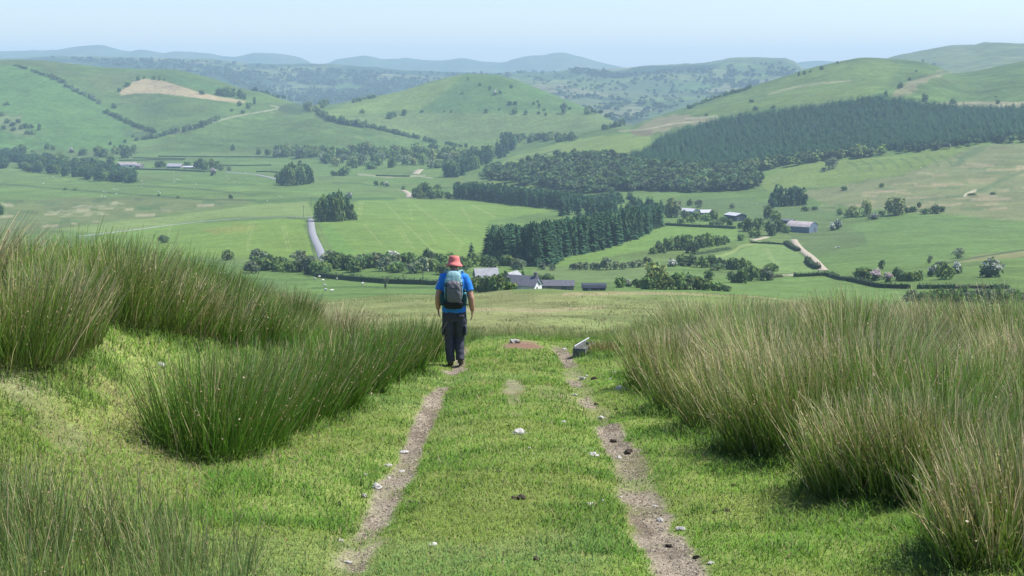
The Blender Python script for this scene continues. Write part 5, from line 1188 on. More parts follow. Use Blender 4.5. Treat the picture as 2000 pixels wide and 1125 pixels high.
def rush_mesh(rng, n, R, H, straw=0.2, fan=0.42, wind=(0.10, 0.0), green=(0.10, 0.20, 0.020), width=0.0052, segs=4, brown=0.14, tall_straw=0.35):
    """a clump of rush stems round the origin"""
    r = R * rng.random(n) ** 0.6; a = rng.random(n) * 6.283
    bx, by = r * np.cos(a), r * np.sin(a)
    tilt = fan * (r / R) * rng.uniform(0.3, 1.2, n) + 0.16 * np.abs(rng.normal(size=n))
    a2 = a + 0.8 * rng.normal(size=n)
    h = H * (0.34 + 0.66 * rng.random(n) ** 0.75) * (1 - 0.14 * (r / R))
    low = rng.random(n) < 0.10; h = np.where(low, h * 0.5, h)
    kind = rng.random(n)
    dead = kind < straw * 0.30
    bend = rng.uniform(-0.06, 0.20, n) + dead * rng.uniform(0, 0.5, n) + (rng.random(n) < 0.05) * rng.uniform(0.3, 1.1, n)
    t = np.linspace(0, 1, segs + 1)
    ang = tilt[:, None] + bend[:, None] * t[None] ** 1.5
    st = h[:, None] / segs
    dx = np.sin(ang) * np.cos(a2)[:, None] + wind[0] * t[None] ** 1.3; dy = np.sin(ang) * np.sin(a2)[:, None] + wind[1] * t[None] ** 1.3; dz = np.cos(ang)
    X = bx[:, None] + np.concatenate([np.zeros((n, 1)), np.cumsum(dx[:, :-1] * st, 1)], 1)
    Y = by[:, None] + np.concatenate([np.zeros((n, 1)), np.cumsum(dy[:, :-1] * st, 1)], 1)
    Z = -0.03 + np.concatenate([np.zeros((n, 1)), np.cumsum(dz[:, :-1] * st, 1)], 1)
    wa = rng.random(n) * 6.283
    w = width * rng.uniform(0.7, 1.35, n)[:, None] * (1 - 0.75 * t[None] ** 2) / 2
    wx, wy = np.cos(wa)[:, None] * w, np.sin(wa)[:, None] * w
    Lp = np.stack([X - wx, Y - wy, Z], -1); Rp = np.stack([X + wx, Y + wy, Z], -1)
    V = np.stack([Lp, Rp], 2).reshape(-1, 3)            # n, segs+1, 2
    base = (np.arange(n) * (segs + 1) * 2)[:, None] + np.arange(segs)[None] * 2
    Fq = np.stack([base, base + 1, base + 3, base + 2], -1).reshape(-1, 4)
    g = 1.12 * np.array(green)[None] * rng.uniform(0.45, 1.6, (n, 1)); g = g + rng.random((n, 1)) * np.array([[0.03, 0.012, 0.0]])
    s = np.array((0.60, 0.48, 0.27))[None] * rng.uniform(0.5, 1.5, (n, 1))
    bt = np.array((0.27, 0.20, 0.07))[None] * rng.uniform(0.7, 1.4, (n, 1))
    tip = np.where((rng.random(n) < tall_straw + straw * 0.75)[:, None], s, g * 1.15)
    tip = np.where((rng.random(n) < brown)[:, None], bt, tip)
    tt = sstep(0.40, 0.85, t)[None, :, None] * rng.uniform(0.5, 1.0, (n, 1, 1))
    c = g[:, None] * (1 - tt) + tip[:, None] * tt
    c = np.where(dead[:, None, None], s[:, None] * (0.75 + 0.25 * t[None, :, None]), c)
    sheath = sstep(0.18, 0.0, t)[None, :, None] * 0.5
    c = c + sheath * (np.array((0.13, 0.10, 0.04)) - c)
    Cc = np.repeat(c, 2, 1).reshape(-1, 3)
    # small brown flower tufts on the side of some stems
    m = (rng.random(n) < 0.3) & ~low
    k = max(segs - 1, 1)
    P = np.stack([X[m, k], Y[m, k], Z[m, k]], 1) + rng.normal(size=(m.sum(), 3)) * 0.006
    if len(P):
        FV, FF = quads(P, rdir(rng, len(P)), 0.0085 * width / 0.0048, rng, 0.6)
        FC = np.repeat(np.array((0.26, 0.18, 0.085))[None] * rng.uniform(0.6, 1.4, (len(P), 1)), 4, 0)
        V = np.concatenate([V, FV]); Fq = np.concatenate([Fq, FF + len(Cc)]); Cc = np.concatenate([Cc, FC])
    return V, Fq, np.clip(Cc, 0.01, 0.9)
def rush_bed(name, label, spots, stems, R, H, straw, wind, seed, **kw):
    rng = np.random.default_rng(seed)
    base_g = np.array(kw.pop('green', (0.10, 0.215, 0.022)))
    tmpl = []
    for i in range(14):
        st = straw[0] + (straw[1] - straw[0]) * (i / 13) ** 1.6
        g = base_g * rng.uniform(0.75, 1.25) + rng.random() * np.array((0.03, 0.02, 0.03))
        tmpl.append(rush_mesh(rng, stems, R * rng.uniform(0.8, 1.2), H, st, wind=(wind[0] + 0.22 * rng.normal(), wind[1] + 0.18 * rng.normal()), green=tuple(g), **kw))
    Vs, Fs, Cs, off = [], [], [], 0
    for (x, y, s) in spots:
        pn = float(fbm(np.array([x]), np.array([y]), 2.2, 2, seed)[0])
        s = s * (1 + 0.30 * float(fbm(np.array([x]), np.array([y]), 1.6, 2, seed + 3)[0])) * (1 if rng.random() > 0.2 else rng.uniform(0.55, 0.8))
        V, Fq, Cc = tmpl[int(np.clip((pn * 1.6 + 0.5) * 14 + rng.normal() * 2.5, 0, 13))]
        z = gz(x, y)[0]; a = rng.normal() * 0.7
        ca, sa = math.cos(a), math.sin(a)
        W = np.stack([(V[:, 0] * ca - V[:, 1] * sa) * s + x, (V[:, 0] * sa + V[:, 1] * ca) * s + y, V[:, 2] * s * rng.uniform(0.85, 1.1) + z], 1)
        Vs.append(W); Fs.append(Fq + off); Cs.append(Cc * rng.uniform(0.75, 1.2)); off += len(V)
    o = link(name, new_mesh(name, np.concatenate(Vs), np.concatenate(Fs), np.concatenate(Cs), [M_RUSH]))
    tag(o, label, 'rushes', None, 'stuff')
def scatter(poly, spacing, rng, lo=0.8, hi=1.15):
    """spots on the ground inside a polygon of (x, y)"""
    P = np.array(poly); lo_, hi_ = P.min(0), P.max(0); out = []
    for gx_ in np.arange(lo_[0], hi_[0], spacing):
        for gy_ in np.arange(lo_[1], hi_[1], spacing):
            q = (gx_ + rng.uniform(-0.5, 0.5) * spacing, gy_ + rng.uniform(-0.5, 0.5) * spacing); c = False
            for k in range(len(P)):
                x0, y0 = P[k]; x1, y1 = P[(k + 1) % len(P)]
                if (y0 > q[1]) != (y1 > q[1]) and q[0] < (x1 - x0) * (q[1] - y0) / (y1 - y0) + x0: c = not c
            if c: out.append((q[0], q[1], rng.uniform(lo, hi)))
    return out
def foot(u, v):
    return tuple(hit(u, v, 4, 60)[:2])
R4 = np.random.default_rng(77)
# the big mass on the right: its near edge follows the turf
edge_r = [foot(u, v) for u, v in ((1175, 676), (1215, 700), (1268, 735), (1300, 770), (1345, 815), (1420, 848), (1480, 870), (1590, 885), (1660, 890), (1690, 925), (1760, 945), (1850, 950), (1960, 955), (2080, 960))]
poly_r = [(e[0] + 0.12, e[1] + 0.15) for e in edge_r] + [(6.8, 12), (9.5, 20), (14.0, 31), (15.5, 39), (8.0, 39), (5.0, 34), (3.0, 29.5)]
spots = scatter(poly_r, 0.66, R4, 0.78, 1.15)
def taper(x, y, s):
    s = s * (0.56 + 0.44 * float(sstep(7.6, 12.5, y)))
    if y <= 16: return (x, y, s)
    return (x, y, s * (0.45 + 0.55 * float(sstep(0.9, 3.4, x - 0.035 * max(y - 18, 0)))) * (1 - 0.20 * float(sstep(16, 24, y))))
spots = [taper(*q) for q in spots]
near_s = [s for s in spots if s[1] < 21]; far_s = [s for s in spots if s[1] >= 21]
rush_bed('rushes', 'mass of tall tawny tipped rushes right of the track', near_s, 640, 0.27, 1.06, (0.03, 0.95), (-0.03, 0.02), 301, fan=0.42, tall_straw=0.27, width=0.0076)
rush_bed('rushes', 'far part of the tawny rush mass along the skyline right of the track', far_s, 400, 0.29, 1.06, (0.1, 0.95), (-0.05, 0.02), 302, fan=0.42, width=0.0095, segs=3, tall_straw=0.34)
# the rushes over the bank on the left
poly_l = [(-4.25, 15.9), (-3.4, 17.2), (-3.15, 19.5), (-3.05, 22), (-2.7, 25.5), (-3.9, 27), (-8, 27), (-12, 26), (-9.5, 17.6), (-7.0, 16.4)]
rush_bed('rushes', 'tall green rushes covering the crest of the left bank', scatter(poly_l, 0.66, R4, 0.72, 1.08), 620, 0.28, 0.97, (0.02, 0.8), (0.12, 0.03), 303, fan=0.40, tall_straw=0.13, width=0.0080, brown=0.2)
# short rushes across the track end
poly_b = [(-2.6, 27.5), (-0.9, 27.2), (-0.75, 30.5), (-2.5, 32)]
sp = scatter(poly_b, 0.5, R4, 0.5, 0.75) + scatter([(-1.0, 29.8), (1.0, 30.2), (2.2, 31), (2.5, 34), (-1.5, 33.5)], 0.62, R4, 0.28, 0.45)
rush_bed('rushes', 'short dark rushes crossing behind the end of the track', sp, 170, 0.32, 0.9, (0.05, 0.2), (0.05, 0), 304, fan=0.4, width=0.007, segs=3)
# thin young rushes at the bottom left corner
poly_c = [(-2.75, 6.0), (-1.28, 6.0), (-1.3, 6.7), (-1.55, 7.25), (-2.1, 7.9), (-2.7, 8.2), (-3.6, 8.9), (-3.8, 7)]
rush_bed('rushes', 'thin scattered young rushes growing through turf in the near corner', scatter(poly_c, 0.24, R4, 0.8, 1.1), 80, 0.20, 0.52, (0.05, 0.2), (0.05, 0.0), 305, fan=0.2, width=0.0042, tall_straw=0.2, brown=0.15, green=(0.09, 0.16, 0.03))
# lush tall grass skirting the rush clumps
def skirt(spots, n, Lr=(0.10, 0.24), rad=0.55):
    k = R3.integers(0, len(spots), n); S = np.array(spots)[k]
    a = R3.random(n) * 6.283; r = rad * np.sqrt(R3.random(n))
    x = S[:, 0] + np.cos(a) * r; y = S[:, 1] + np.sin(a) * r
    g = np.where((R3.random(n) < 0.5)[:, None], np.array((0.10, 0.21, 0.022)), np.array((0.14, 0.23, 0.04))) * R3.uniform(0.7, 1.3, (n, 1))
    return blades(x, y, gz(x, y) - 0.01, R3.uniform(*Lr, n), 0.0065 * (y / 10) ** 0.5, R3.uniform(0.1, 0.8, n), R3.random(n) * 6.283, g, 0.7)
# clumps one can tell apart
CL = [(412, 888, 1.05, 0.42, 0.05, 'biggest dark green rush clump on the left, standing alone on turf'),
      (470, 872, 1.08, 0.40, 0.12, 'brown tipped rush clump leaning against the biggest left clump'),
      (530, 850, 1.05, 0.38, 0.12, 'bushy green rush clump behind the biggest left clump, nearer the track'),
      (590, 822, 1.02, 0.36, 0.08, 'green rush clump in the middle of the row left of the track'),
      (640, 800, 1.02, 0.36, 0.14, 'brownish rush clump in the row left of the track'),
      (690, 772, 1.00, 0.38, 0.05, 'tall dense green rush clump left of the wheel rut'),
      (735, 748, 1.00, 0.36, 0.10, 'rush clump with straw tips next to the last clumps left of the track'),
      (780, 728, 0.98, 0.36, 0.08, 'green rush clump a little behind on the left of the walker'),
      (822, 706, 0.92, 0.34, 0.10, 'short rush clump closest to the walker, left of the rut'),
      (60, 690, 1.0, 0.42, 0.35, 'straw and brown rush clump at the left edge on the bank'),
      (118, 672, 0.9, 0.36, 0.45, 'bleached leaning rush clump beside the bank turf at the left'),
      (20, 700, 0.95, 0.40, 0.2, 'dark rush clump cut by the left edge of the view'),
      (182, 622, 1.0, 0.40, 0.08, 'dark green rush clump at the top of the bank turf'),
      (240, 628, 1.05, 0.42, 0.3, 'tall straw tinted rush clump over the bank turf'),
      (300, 640, 1.0, 0.40, 0.3, 'wide tawny rush clump at the right end of the bank turf'),
      (360, 652, 0.86, 0.38, 0.5, 'pale bleached rush clump in the middle of the left bank'),
      (430, 668, 0.84, 0.36, 0.35, 'rush clump with silvery dead stems behind the turf of the bank'),
      (495, 672, 0.80, 0.36, 0.12, 'low green rush clump between the bank and the row by the track'),
      (1510, 878, 0.92, 0.42, 0.14, 'front rush clump on the right with stems fanning out to the left'),
      (1590, 880, 0.95, 0.42, 0.08, 'tall dark green rush clump right of the fanning clump'),
      (1425, 842, 0.90, 0.40, 0.32, 'tawny leaning rush clump left of the fanning clump'),
      (1350, 808, 0.95, 0.38, 0.2, 'grey green rush clump jutting toward the right wheel rut'),
      (1290, 758, 0.92, 0.36, 0.25, 'rush clump casting its shade on the turf near the white wool'),
      (1700, 950, 0.80, 0.42, 0.3, 'straw coloured rush clump nearest on the right'),
      (1775, 955, 0.80, 0.42, 0.22, 'rush clump with tall pale dead stalks at the near right'),
      (1860, 962, 0.80, 0.42, 0.18, 'dense green brown rush clump close to the right edge'),
      (1965, 1085, 0.62, 0.36, 0.4, 'bleached rush clump in the lower right corner'),
      (1640, 830, 1.05, 0.42, 0.5, 'conspicuously pale straw rush clump in the right mass'),
      (1178, 694, 0.36, 0.24, 0.3, 'small rush clump hiding the right side of the grey trough'),
      (2010, 1050, 0.75, 0.36, 0.3, 'brownish rush clump cut by the right edge above the bleached corner clump'),
      (560, 650, 0.9, 0.42, 0.2, 'dark rush clump at the far right end of the left bank skyline')]
skirts = []
for i, (u, v, H, R, straw, label) in enumerate(CL):
    p = hit(u, v, 4, 60)
    left = u < 1000
    rng = np.random.default_rng(900 + i)
    big = 1600 if v > 780 else 1150
    far = 1.0 if p[1] < 15 else 1.35
    V, Fq, Cc = rush_mesh(rng, big, R, H, straw, wind=(0.10, 0.02) if left else (-0.05, 0.02), fan=0.40, green=(0.066, 0.160, 0.016) if left and u > 380 else (0.10, 0.18, 0.024), width=0.0064 * far, tall_straw=0.1 if left else 0.25)
    o = link('rush_clump', new_mesh('rush_clump', V, Fq, Cc, [M_RUSH]), None, p)
    tag(o, label, 'rush clump', 'rush clumps on the left bank' if left else 'rush clumps right of the track')
    skirts.append((p[0], p[1], 1))
# the little row of rushes half hiding the trough
V, Q, Tt, Cc = skirt(skirts + [(e[0], e[1], 1) for e in edge_r], 30000)
o = link('long_grass', new_mesh('long_grass', V, [Q, Tt], np.clip(Cc, 0.01, 0.9), [M_GRASS]))
tag(o, 'lush longer grass round the feet of the rushes', 'grass', None, 'stuff')

# ------------------------------------------------------------------ the walker
def tube_bm(bm, P, Rr, n=14, ref=(0, 1, 0)):
    """closed tube through points P with (rx, ry) radii; rx lies across ref"""
    P = [Vector(p) for p in P]; rings = []
    for i, p in enumerate(P):
        d = (P[min(i + 1, len(P) - 1)] - P[max(i - 1, 0)]).normalized()
        s = d.cross(Vector(ref))
        if s.length < 1e-3: s = d.cross(Vector((1, 0, 0)))
        s.normalize(); t = s.cross(d).normalized()
        rx, ry = Rr[i] if isinstance(Rr[i], (tuple, list)) else (Rr[i], Rr[i])
        rings.append([bm.verts.new(p + s * rx * math.cos(2 * math.pi * k / n) + t * ry * math.sin(2 * math.pi * k / n)) for k in range(n)])
    for a, b in zip(rings[:-1], rings[1:]):
        for k in range(n):
            bm.faces.new((a[k], a[(k + 1) % n], b[(k + 1) % n], b[k]))
    bm.faces.new(rings[0][::-1]); bm.faces.new(rings[-1])
def ell_bm(bm, c, r, seg=16, rings=12, rot=None):
    m = Matrix.Translation(c) @ (rot.to_matrix().to_4x4() if rot else Matrix.Identity(4)) @ Matrix.Diagonal((*r, 1))
    bmesh.ops.create_uvsphere(bm, u_segments=seg, v_segments=rings, radius=1, matrix=m)
def finish(name, bm, m, parent, voxel=0.008, smooth=6, wrinkle=None, fac=0.5):
    bmesh.ops.recalc_face_normals(bm, faces=bm.faces)
    me = bpy.data.meshes.new(name); bm.to_mesh(me); bm.free()
    o = bpy.data.objects.new(name, me); COL.objects.link(o)
    if voxel:
        r = o.modifiers.new('r', 'REMESH'); r.mode = 'VOXEL'; r.voxel_size = voxel
        s = o.modifiers.new('s', 'SMOOTH'); s.iterations = smooth; s.factor = fac
    dg = bpy.context.evaluated_depsgraph_get()
    me2 = bpy.data.meshes.new_from_object(o.evaluated_get(dg)); o.modifiers.clear(); o.data = me2; me2.name = name
    if wrinkle:
        n = len(me2.vertices); co = np.zeros(n * 3, np.float32); no = np.zeros(n * 3, np.float32)
        me2.vertices.foreach_get('co', co); me2.vertices.foreach_get('normal', no)
        co = co.reshape(-1, 3); no = no.reshape(-1, 3)
        co += no * wrinkle(co)[:, None]; me2.vertices.foreach_set('co', co.ravel()); me2.update()
    for p in me2.polygons: p.use_smooth = True
    me2.materials.clear(); me2.materials.append(m)
    o.parent = parent
    return o
M_SKIN = mat('skin', (0.50, 0.27, 0.19), 0.55, spec=0.35)
M_HAIR = mat('grey_hair', (0.20, 0.17, 0.14), 0.8)
M_SHIRT = mat('blue_shirt', (0.028, 0.215, 0.70), 0.8, noise=[(45, 3, 0.9, 1.1)])
M_TROUS = mat('dark_grey_trousers', (0.056, 0.058, 0.080), 0.8, noise=[(30, 4, 0.8, 1.2)], spec=0.25)
M_BOOT = mat('brown_boots', (0.085, 0.068, 0.048), 0.75, noise=[(40, 3, 0.7, 1.3)])
M_SOLE = mat('boot_soles', (0.03, 0.028, 0.026), 0.8)
M_HAT = mat('coral_hat', (0.70, 0.20, 0.18), 0.85, noise=[(60, 3, 0.9, 1.08)])
M_GREYP = mat('grey_pack_cloth', (0.145, 0.143, 0.152), 0.6, noise=[(30, 3, 0.88, 1.1)], spec=0.35)
M_AQUA = mat('pale_aqua_cloth', (0.24, 0.42, 0.43), 0.7, noise=[(40, 3, 0.9, 1.08)])
M_TEAL = mat('dark_teal_mesh', (0.018, 0.065, 0.070), 0.75)
M_BLACK = mat('black_webbing', (0.014, 0.015, 0.018), 0.7)
M_BOTTLE = mat('teal_bottle', (0.04, 0.33, 0.36), 0.3, spec=0.5)
PX = hit(888, 716, 15, 40)
person = empty('person', (PX[0], PX[1], PX[2] + 0.01))
tag(person, 'man walking away in coral bucket hat, blue shirt and dark grey trousers', 'person')
# body
bm = bmesh.new()
tube_bm(bm, [(0, 0, .80), (0, 0, .90), (0, 0, 1.03), (0, 0, 1.18), (0, -.005, 1.32), (0, -.005, 1.42), (0, 0, 1.49), (0, .01, 1.535), (0, .02, 1.575), (0, .03, 1.63)],
        [(.15, .10), (.165, .115), (.15, .108), (.158, .115), (.178, .122), (.182, .112), (.135, .088), (.072, .068), (.058, .060), (.056, .060)], 20)
ell_bm(bm, (0, .05, 1.682), (.076, .094, .108), rot=Euler((-0.25, 0, 0)))
tube_bm(bm, [(0, .09, 1.60), (0, .115, 1.578), (0, .12, 1.565)], [.05, .038, .02], 10)               # jaw
tube_bm(bm, [(0, .138, 1.69), (0, .160, 1.655), (0, .150, 1.645)], [.010, .015, .010], 8)             # nose
tube_bm(bm, [(-.022, .138, 1.612), (0, .143, 1.610), (.022, .138, 1.612)], [.006, .009, .006], 8)     # mouth
for s in (-1, 1):
    ell_bm(bm, (s * .079, .035, 1.672), (.012, .022, .033), 8, 6)                                     # ears
    tube_bm(bm, [(s * .016, .138, 1.70), (s * .045, .128, 1.70)], [.008, .008], 6)                    # brows
SH = {-1: [(-.165, 0, 1.455), (-.222, -.01, 1.30), (-.258, -.03, 1.15), (-.262, .0, 1.04), (-.262, .045, .945)],
      1: [(.165, 0, 1.450), (.228, -.01, 1.29), (.268, -.035, 1.13), (.281, .0, 1.01), (.292, .04, .905)]}
AR = [.066, .058, .050, .048, .035]
for s in (-1, 1):
    tube_bm(bm, SH[s], AR, 12)
    w = Vector(SH[s][-1]); d = Vector((s * -.06, .16, -1)).normalized()
    side = Vector((0, 1, 0)); side = (side - d * side.dot(d)).normalized()                            # palms face the thighs: fingers lie along y
    palm = [w + d * q for q in (0, .03, .065, .095)]
    tube_bm(bm, palm, [(.019, .026), (.018, .036), (.017, .041), (.014, .040)], 12, ref=tuple(side))
    k0 = w + d * .09
    for j, (off, ln) in enumerate(((.030, .070), (.010, .078), (-.010, .073), (-.029, .058))):
        a = k0 + side * off; inn = Vector((-s, 0, 0))
        c1 = a + d * ln * .5 + inn * .006; c2 = c1 + (d * .8 + inn * .45).normalized() * ln * .32; c3 = c2 + (d * .5 + inn * .8).normalized() * ln * .25
        tube_bm(bm, [a - d * .01, c1, c2, c3], [.0095, .0088, .008, .0062], 8, ref=tuple(side))
    t0 = w + d * .035 + side * .026; t1 = t0 + (d * .75 + side * .5).normalized() * .035; t2 = t1 + (d + side * .15).normalized() * .03
    tube_bm(bm, [t0 - side * .012, t1, t2], [.014, .0105, .008], 8, ref=(1, 0, 0))
LEG = {-1: [(-.088, 0, .86), (-.092, .005, .70), (-.082, .03, .48), (-.074, .0, .28), (-.062, -.015, .10)],
       1: [(.088, 0, .86), (.09, .02, .70), (.080, .05, .485), (.084, .0, .29), (.090, -.045, .125)]}
for s in (-1, 1):
    tube_bm(bm, LEG[s], [.085, .078, .058, .054, .04], 14)
finish('body', bm, M_SKIN, person, 0.0065, 4)
bm = bmesh.new()
ell_bm(bm, (0, .030, 1.665), (.079, .085, .075)); bmesh.ops.bisect_plane(bm, geom=bm.verts[:] + bm.edges[:] + bm.faces[:], plane_co=(0, .02, 1.65), plane_no=(0, .85, .1), clear_outer=True)
finish('hair', bm, M_HAIR, person, None)
# shirt with sleeves
bm = bmesh.new()
tube_bm(bm, [(0, 0, .905), (0, -.005, .96), (0, -.005, 1.06), (0, -.005, 1.18), (0, -.01, 1.32), (0, -.01, 1.42), (0, 0, 1.49), (0, .008, 1.535), (0, .015, 1.56)],
        [(.196, .140), (.196, .142), (.188, .138), (.188, .140), (.200, .145), (.204, .132), (.158, .105), (.092, .082), (.074, .072)], 24)
for s in (-1, 1):
    q = SH[s]; e = Vector(q[1]).lerp(Vector(q[2]), .30)
    tube_bm(bm, [(s * .12, 0, 1.462), q[0], Vector(q[0]).lerp(Vector(q[1]), .5), q[1], e], [.072, .084, .080, .074, .076], 14)
def wr_shirt(c): return 0.010 * fbm(c[:, 0] * 1.0 + c[:, 1] * .4, c[:, 2] * .45 + c[:, 0] * .3, .085, 3, 201).astype(np.float32)
finish('shirt', bm, M_SHIRT, person, 0.0075, 5, wr_shirt)
bm = bmesh.new()
P0, P1 = Vector((-.236, -.072, 1.415)), Vector((-.298, -.048, 1.335))
tube_bm(bm, [P0, P0.lerp(P1, .5) + Vector((-.004, -.006, 0)), P1], [(.006, .003)] * 3, 6)
so = finish('sleeve_stripe', bm, mat('white_piping', (0.75, 0.78, 0.8), 0.7), person, None); so['label'] = 'white stripe on the left sleeve'
# trousers
bm = bmesh.new()
tube_bm(bm, [(0, 0, .965), (0, 0, .90), (0, -.005, .83), (0, -.002, .76)], [(.180, .126), (.192, .136), (.196, .142), (.186, .128)], 24)
tube_bm(bm, [(-.098, 0, .84), (-.098, .005, .70), (-.090, .02, .56), (-.084, .03, .46), (-.080, .005, .32), (-.070, -.012, .18), (-.064, -.018, .085)],
        [(.100, .118), (.102, .112), (.088, .095), (.079, .083), (.078, .083), (.070, .078), (.071, .086)], 18)
tube_bm(bm, [(.098, 0, .84), (.098, .015, .70), (.088, .04, .56), (.084, .048, .46), (.084, .005, .32), (.088, -.028, .20), (.092, -.048, .115)],
        [(.100, .118), (.104, .112), (.086, .095), (.077, .083), (.076, .082), (.068, .077), (.070, .082)], 18)
def wr_tr(c):
    f = fbm(c[:, 0] * .5 + c[:, 1] * .4, c[:, 2], .05, 3, 211)
    low = np.exp(-((c[:, 2] - .16) / .10) ** 2) + 0.8 * np.exp(-((c[:, 2] - .47) / .09) ** 2) + 0.6 * np.exp(-((c[:, 2] - .76) / .07) ** 2)
    return ((0.005 + 0.012 * low) * f).astype(np.float32)
tr = finish('trousers', bm, M_TROUS, person, 0.0075, 4, wr_tr)
for (s, x, y, z, w) in ((1, .180, -.01, .60, .085), (-1, -.180, -.01, .60, .08)):
    bm = bmesh.new()
    tube_bm(bm, [(x - s * .002, y, z - .085), (x, y, z - .07), (x + s * .004, y, z), (x, y, z + .07), (x - s * .004, y, z + .082)], [(.015, w * .8), (.022, w), (.024, w), (.022, w), (.012, w * .9)], 12, ref=(0, 1, 0))
    finish('cargo_pocket', bm, M_TROUS, tr, 0.008, 4)
bm = bmesh.new()
tube_bm(bm, [(.105, -.148, .815), (.105, -.152, .87)], [(.058, .006), (.058, .006)], 8)
finish('back_pocket', bm, M_TROUS, tr, None)
# boots
for s, (ax, ay, az), pitch in ((-1, (-.062, -.018, 0.0), 0.0), (1, (.092, -.045, .035), -0.16)):
    bo = empty('boot', (ax, ay, az)); bo.parent = person; bo.rotation_euler = (pitch, 0, -s * 0.12)
    bm = bmesh.new()
    tube_bm(bm, [(0, -.055, .035), (0, -.02, .05), (0, .05, .052), (0, .12, .045), (0, .185, .034), (0, .215, .03)], [(.034, .03), (.043, .042), (.046, .046), (.049, .036), (.042, .026), (.022, .014)], 14, ref=(1, 0, 0))
    tube_bm(bm, [(0, -.022, .03), (0, -.022, .09), (0, -.02, .150)], [(.040, .046), (.046, .052), (.050, .056)], 14)
    finish('upper', bm, M_BOOT, bo, 0.007, 4)
    bm = bmesh.new()
    tube_bm(bm, [(0, -.066, .012), (0, -.04, .012), (0, .06, .012), (0, .14, .012), (0, .20, .016), (0, .225, .02)], [(.026, .012), (.042, .014), (.044, .014), (.051, .014), (.042, .012), (.018, .01)], 14, ref=(1, 0, 0))
    finish('sole', bm, M_SOLE, bo, 0.006, 2)
# bucket hat
bm = bmesh.new()
prof = [(.012, 1.806), (.070, 1.800), (.086, 1.786), (.094, 1.74), (.099, 1.70), (.102, 1.695), (.122, 1.665), (.146, 1.636), (.144, 1.631), (.116, 1.660), (.096, 1.690), (.088, 1.74), (.080, 1.780), (.012, 1.797)]
n = 36; rings = []
for r_, z_ in prof:
    rings.append([bm.verts.new((r_ * 0.97 * math.cos(2 * math.pi * k / n), .038 + r_ * 1.06 * math.sin(2 * math.pi * k / n) - 0.0, z_ - 0.20 * (r_ * math.sin(2 * math.pi * k / n)) + (0.006 * math.sin(3 * 2 * math.pi * k / n + 1) if r_ > .11 else 0))) for k in range(n)])
for a, b in zip(rings[:-1], rings[1:]):
    for k in range(n): bm.faces.new((a[k], a[(k + 1) % n], b[(k + 1) % n], b[k]))
bm.faces.new(rings[0]); bm.faces.new(rings[-1][::-1])
hat = finish('bucket_hat', bm, M_HAT, person, None)
# wrist watch
bm = bmesh.new(); w = Vector(SH[-1][-1]); tube_bm(bm, [w + Vector((0, -.006, .022)), w + Vector((0, .004, -.004))], [.036, .035], 14)
finish('watch', bm, M_BLACK, person, None)

# ------------------------------------------------------------------ the rucksack on his back
def sq_loft(bm, rings, n=28, p=3.2):
    """rings: (cx, cy, z, half width, half depth): rounded box sections stacked up"""
    rs = []
    for cx, cy, z, a, b in rings:
        r = []
        for k in range(n):
            t = 2 * math.pi * k / n; c, s = math.cos(t), math.sin(t)
            r.append(bm.verts.new((cx + a * math.copysign(abs(c) ** (2 / p), c), cy + b * math.copysign(abs(s) ** (2 / p), s), z)))
        rs.append(r)
    for a, b in zip(rs[:-1], rs[1:]):
        for k in range(n): bm.faces.new((a[k], a[(k + 1) % n], b[(k + 1) % n], b[k]))
    bm.faces.new(rs[0][::-1]); bm.faces.new(rs[-1])
pack = empty('rucksack', (PX[0], PX[1], PX[2] + 0.01))
tag(pack, 'grey and pale aqua rucksack with dark side pockets on the walker\'s back', 'rucksack')
bm = bmesh.new()
sq_loft(bm, [(0, -.215, 1.005, .095, .045), (0, -.215, 1.02, .13, .07), (0, -.22, 1.08, .150, .085), (0, -.22, 1.22, .152, .088), (0, -.215, 1.36, .146, .08), (0, -.205, 1.46, .132, .07), (0, -.195, 1.53, .108, .055), (0, -.185, 1.57, .075, .035), (0, -.18, 1.582, .045, .018)])
main = finish('main_bag', bm, M_TEAL, pack, 0.008, 3, lambda c: 0.006 * fbm(c[:, 0], c[:, 2], .07, 2, 221).astype(np.float32))
bm = bmesh.new()
sq_loft(bm, [(0.01, -.262, 1.088, .095, .05), (0.01, -.272, 1.10, .112, .056), (0.01, -.282, 1.16, .117, .062), (0.008, -.288, 1.26, .118, .062), (0.006, -.280, 1.35, .115, .058), (0.004, -.268, 1.41, .104, .05), (0.002, -.256, 1.445, .075, .036), (0.0, -.248, 1.455, .05, .02)])
fp = finish('front_pocket', bm, M_GREYP, pack, 0.007, 3, lambda c: 0.009 * fbm(c[:, 0] * 1.3 + c[:, 2] * .5, c[:, 2] * .8, .06, 3, 222).astype(np.float32))
bm = bmesh.new()
sq_loft(bm, [(0, -.212, 1.40, .128, .073), (0, -.211, 1.415, .142, .081), (0, -.205, 1.46, .137, .076), (0, -.195, 1.53, .113, .061), (0, -.185, 1.572, .080, .041), (0, -.18, 1.588, .050, .024)])
finish('top_panel', bm, M_AQUA, pack, 0.008, 3, lambda c: 0.005 * fbm(c[:, 0], c[:, 2], .06, 2, 223).astype(np.float32))
for s in (-1, 1):
    bm = bmesh.new(); tube_bm(bm, [(s * .128, -.262, 1.11), (s * .138, -.272, 1.2), (s * .136, -.270, 1.3), (s * .125, -.262, 1.40)], [(.008, .014)] * 4, 10)
    finish('side_strip', bm, M_AQUA, pack, None)
bm = bmesh.new(); sq_loft(bm, [(0, -.225, .985, .10, .05), (0, -.228, 1.0, .140, .085), (0, -.232, 1.05, .158, .10), (0, -.236, 1.095, .157, .102), (0, -.236, 1.105, .15, .09)])
finish('base_panel', bm, M_BLACK, pack, 0.008, 3)
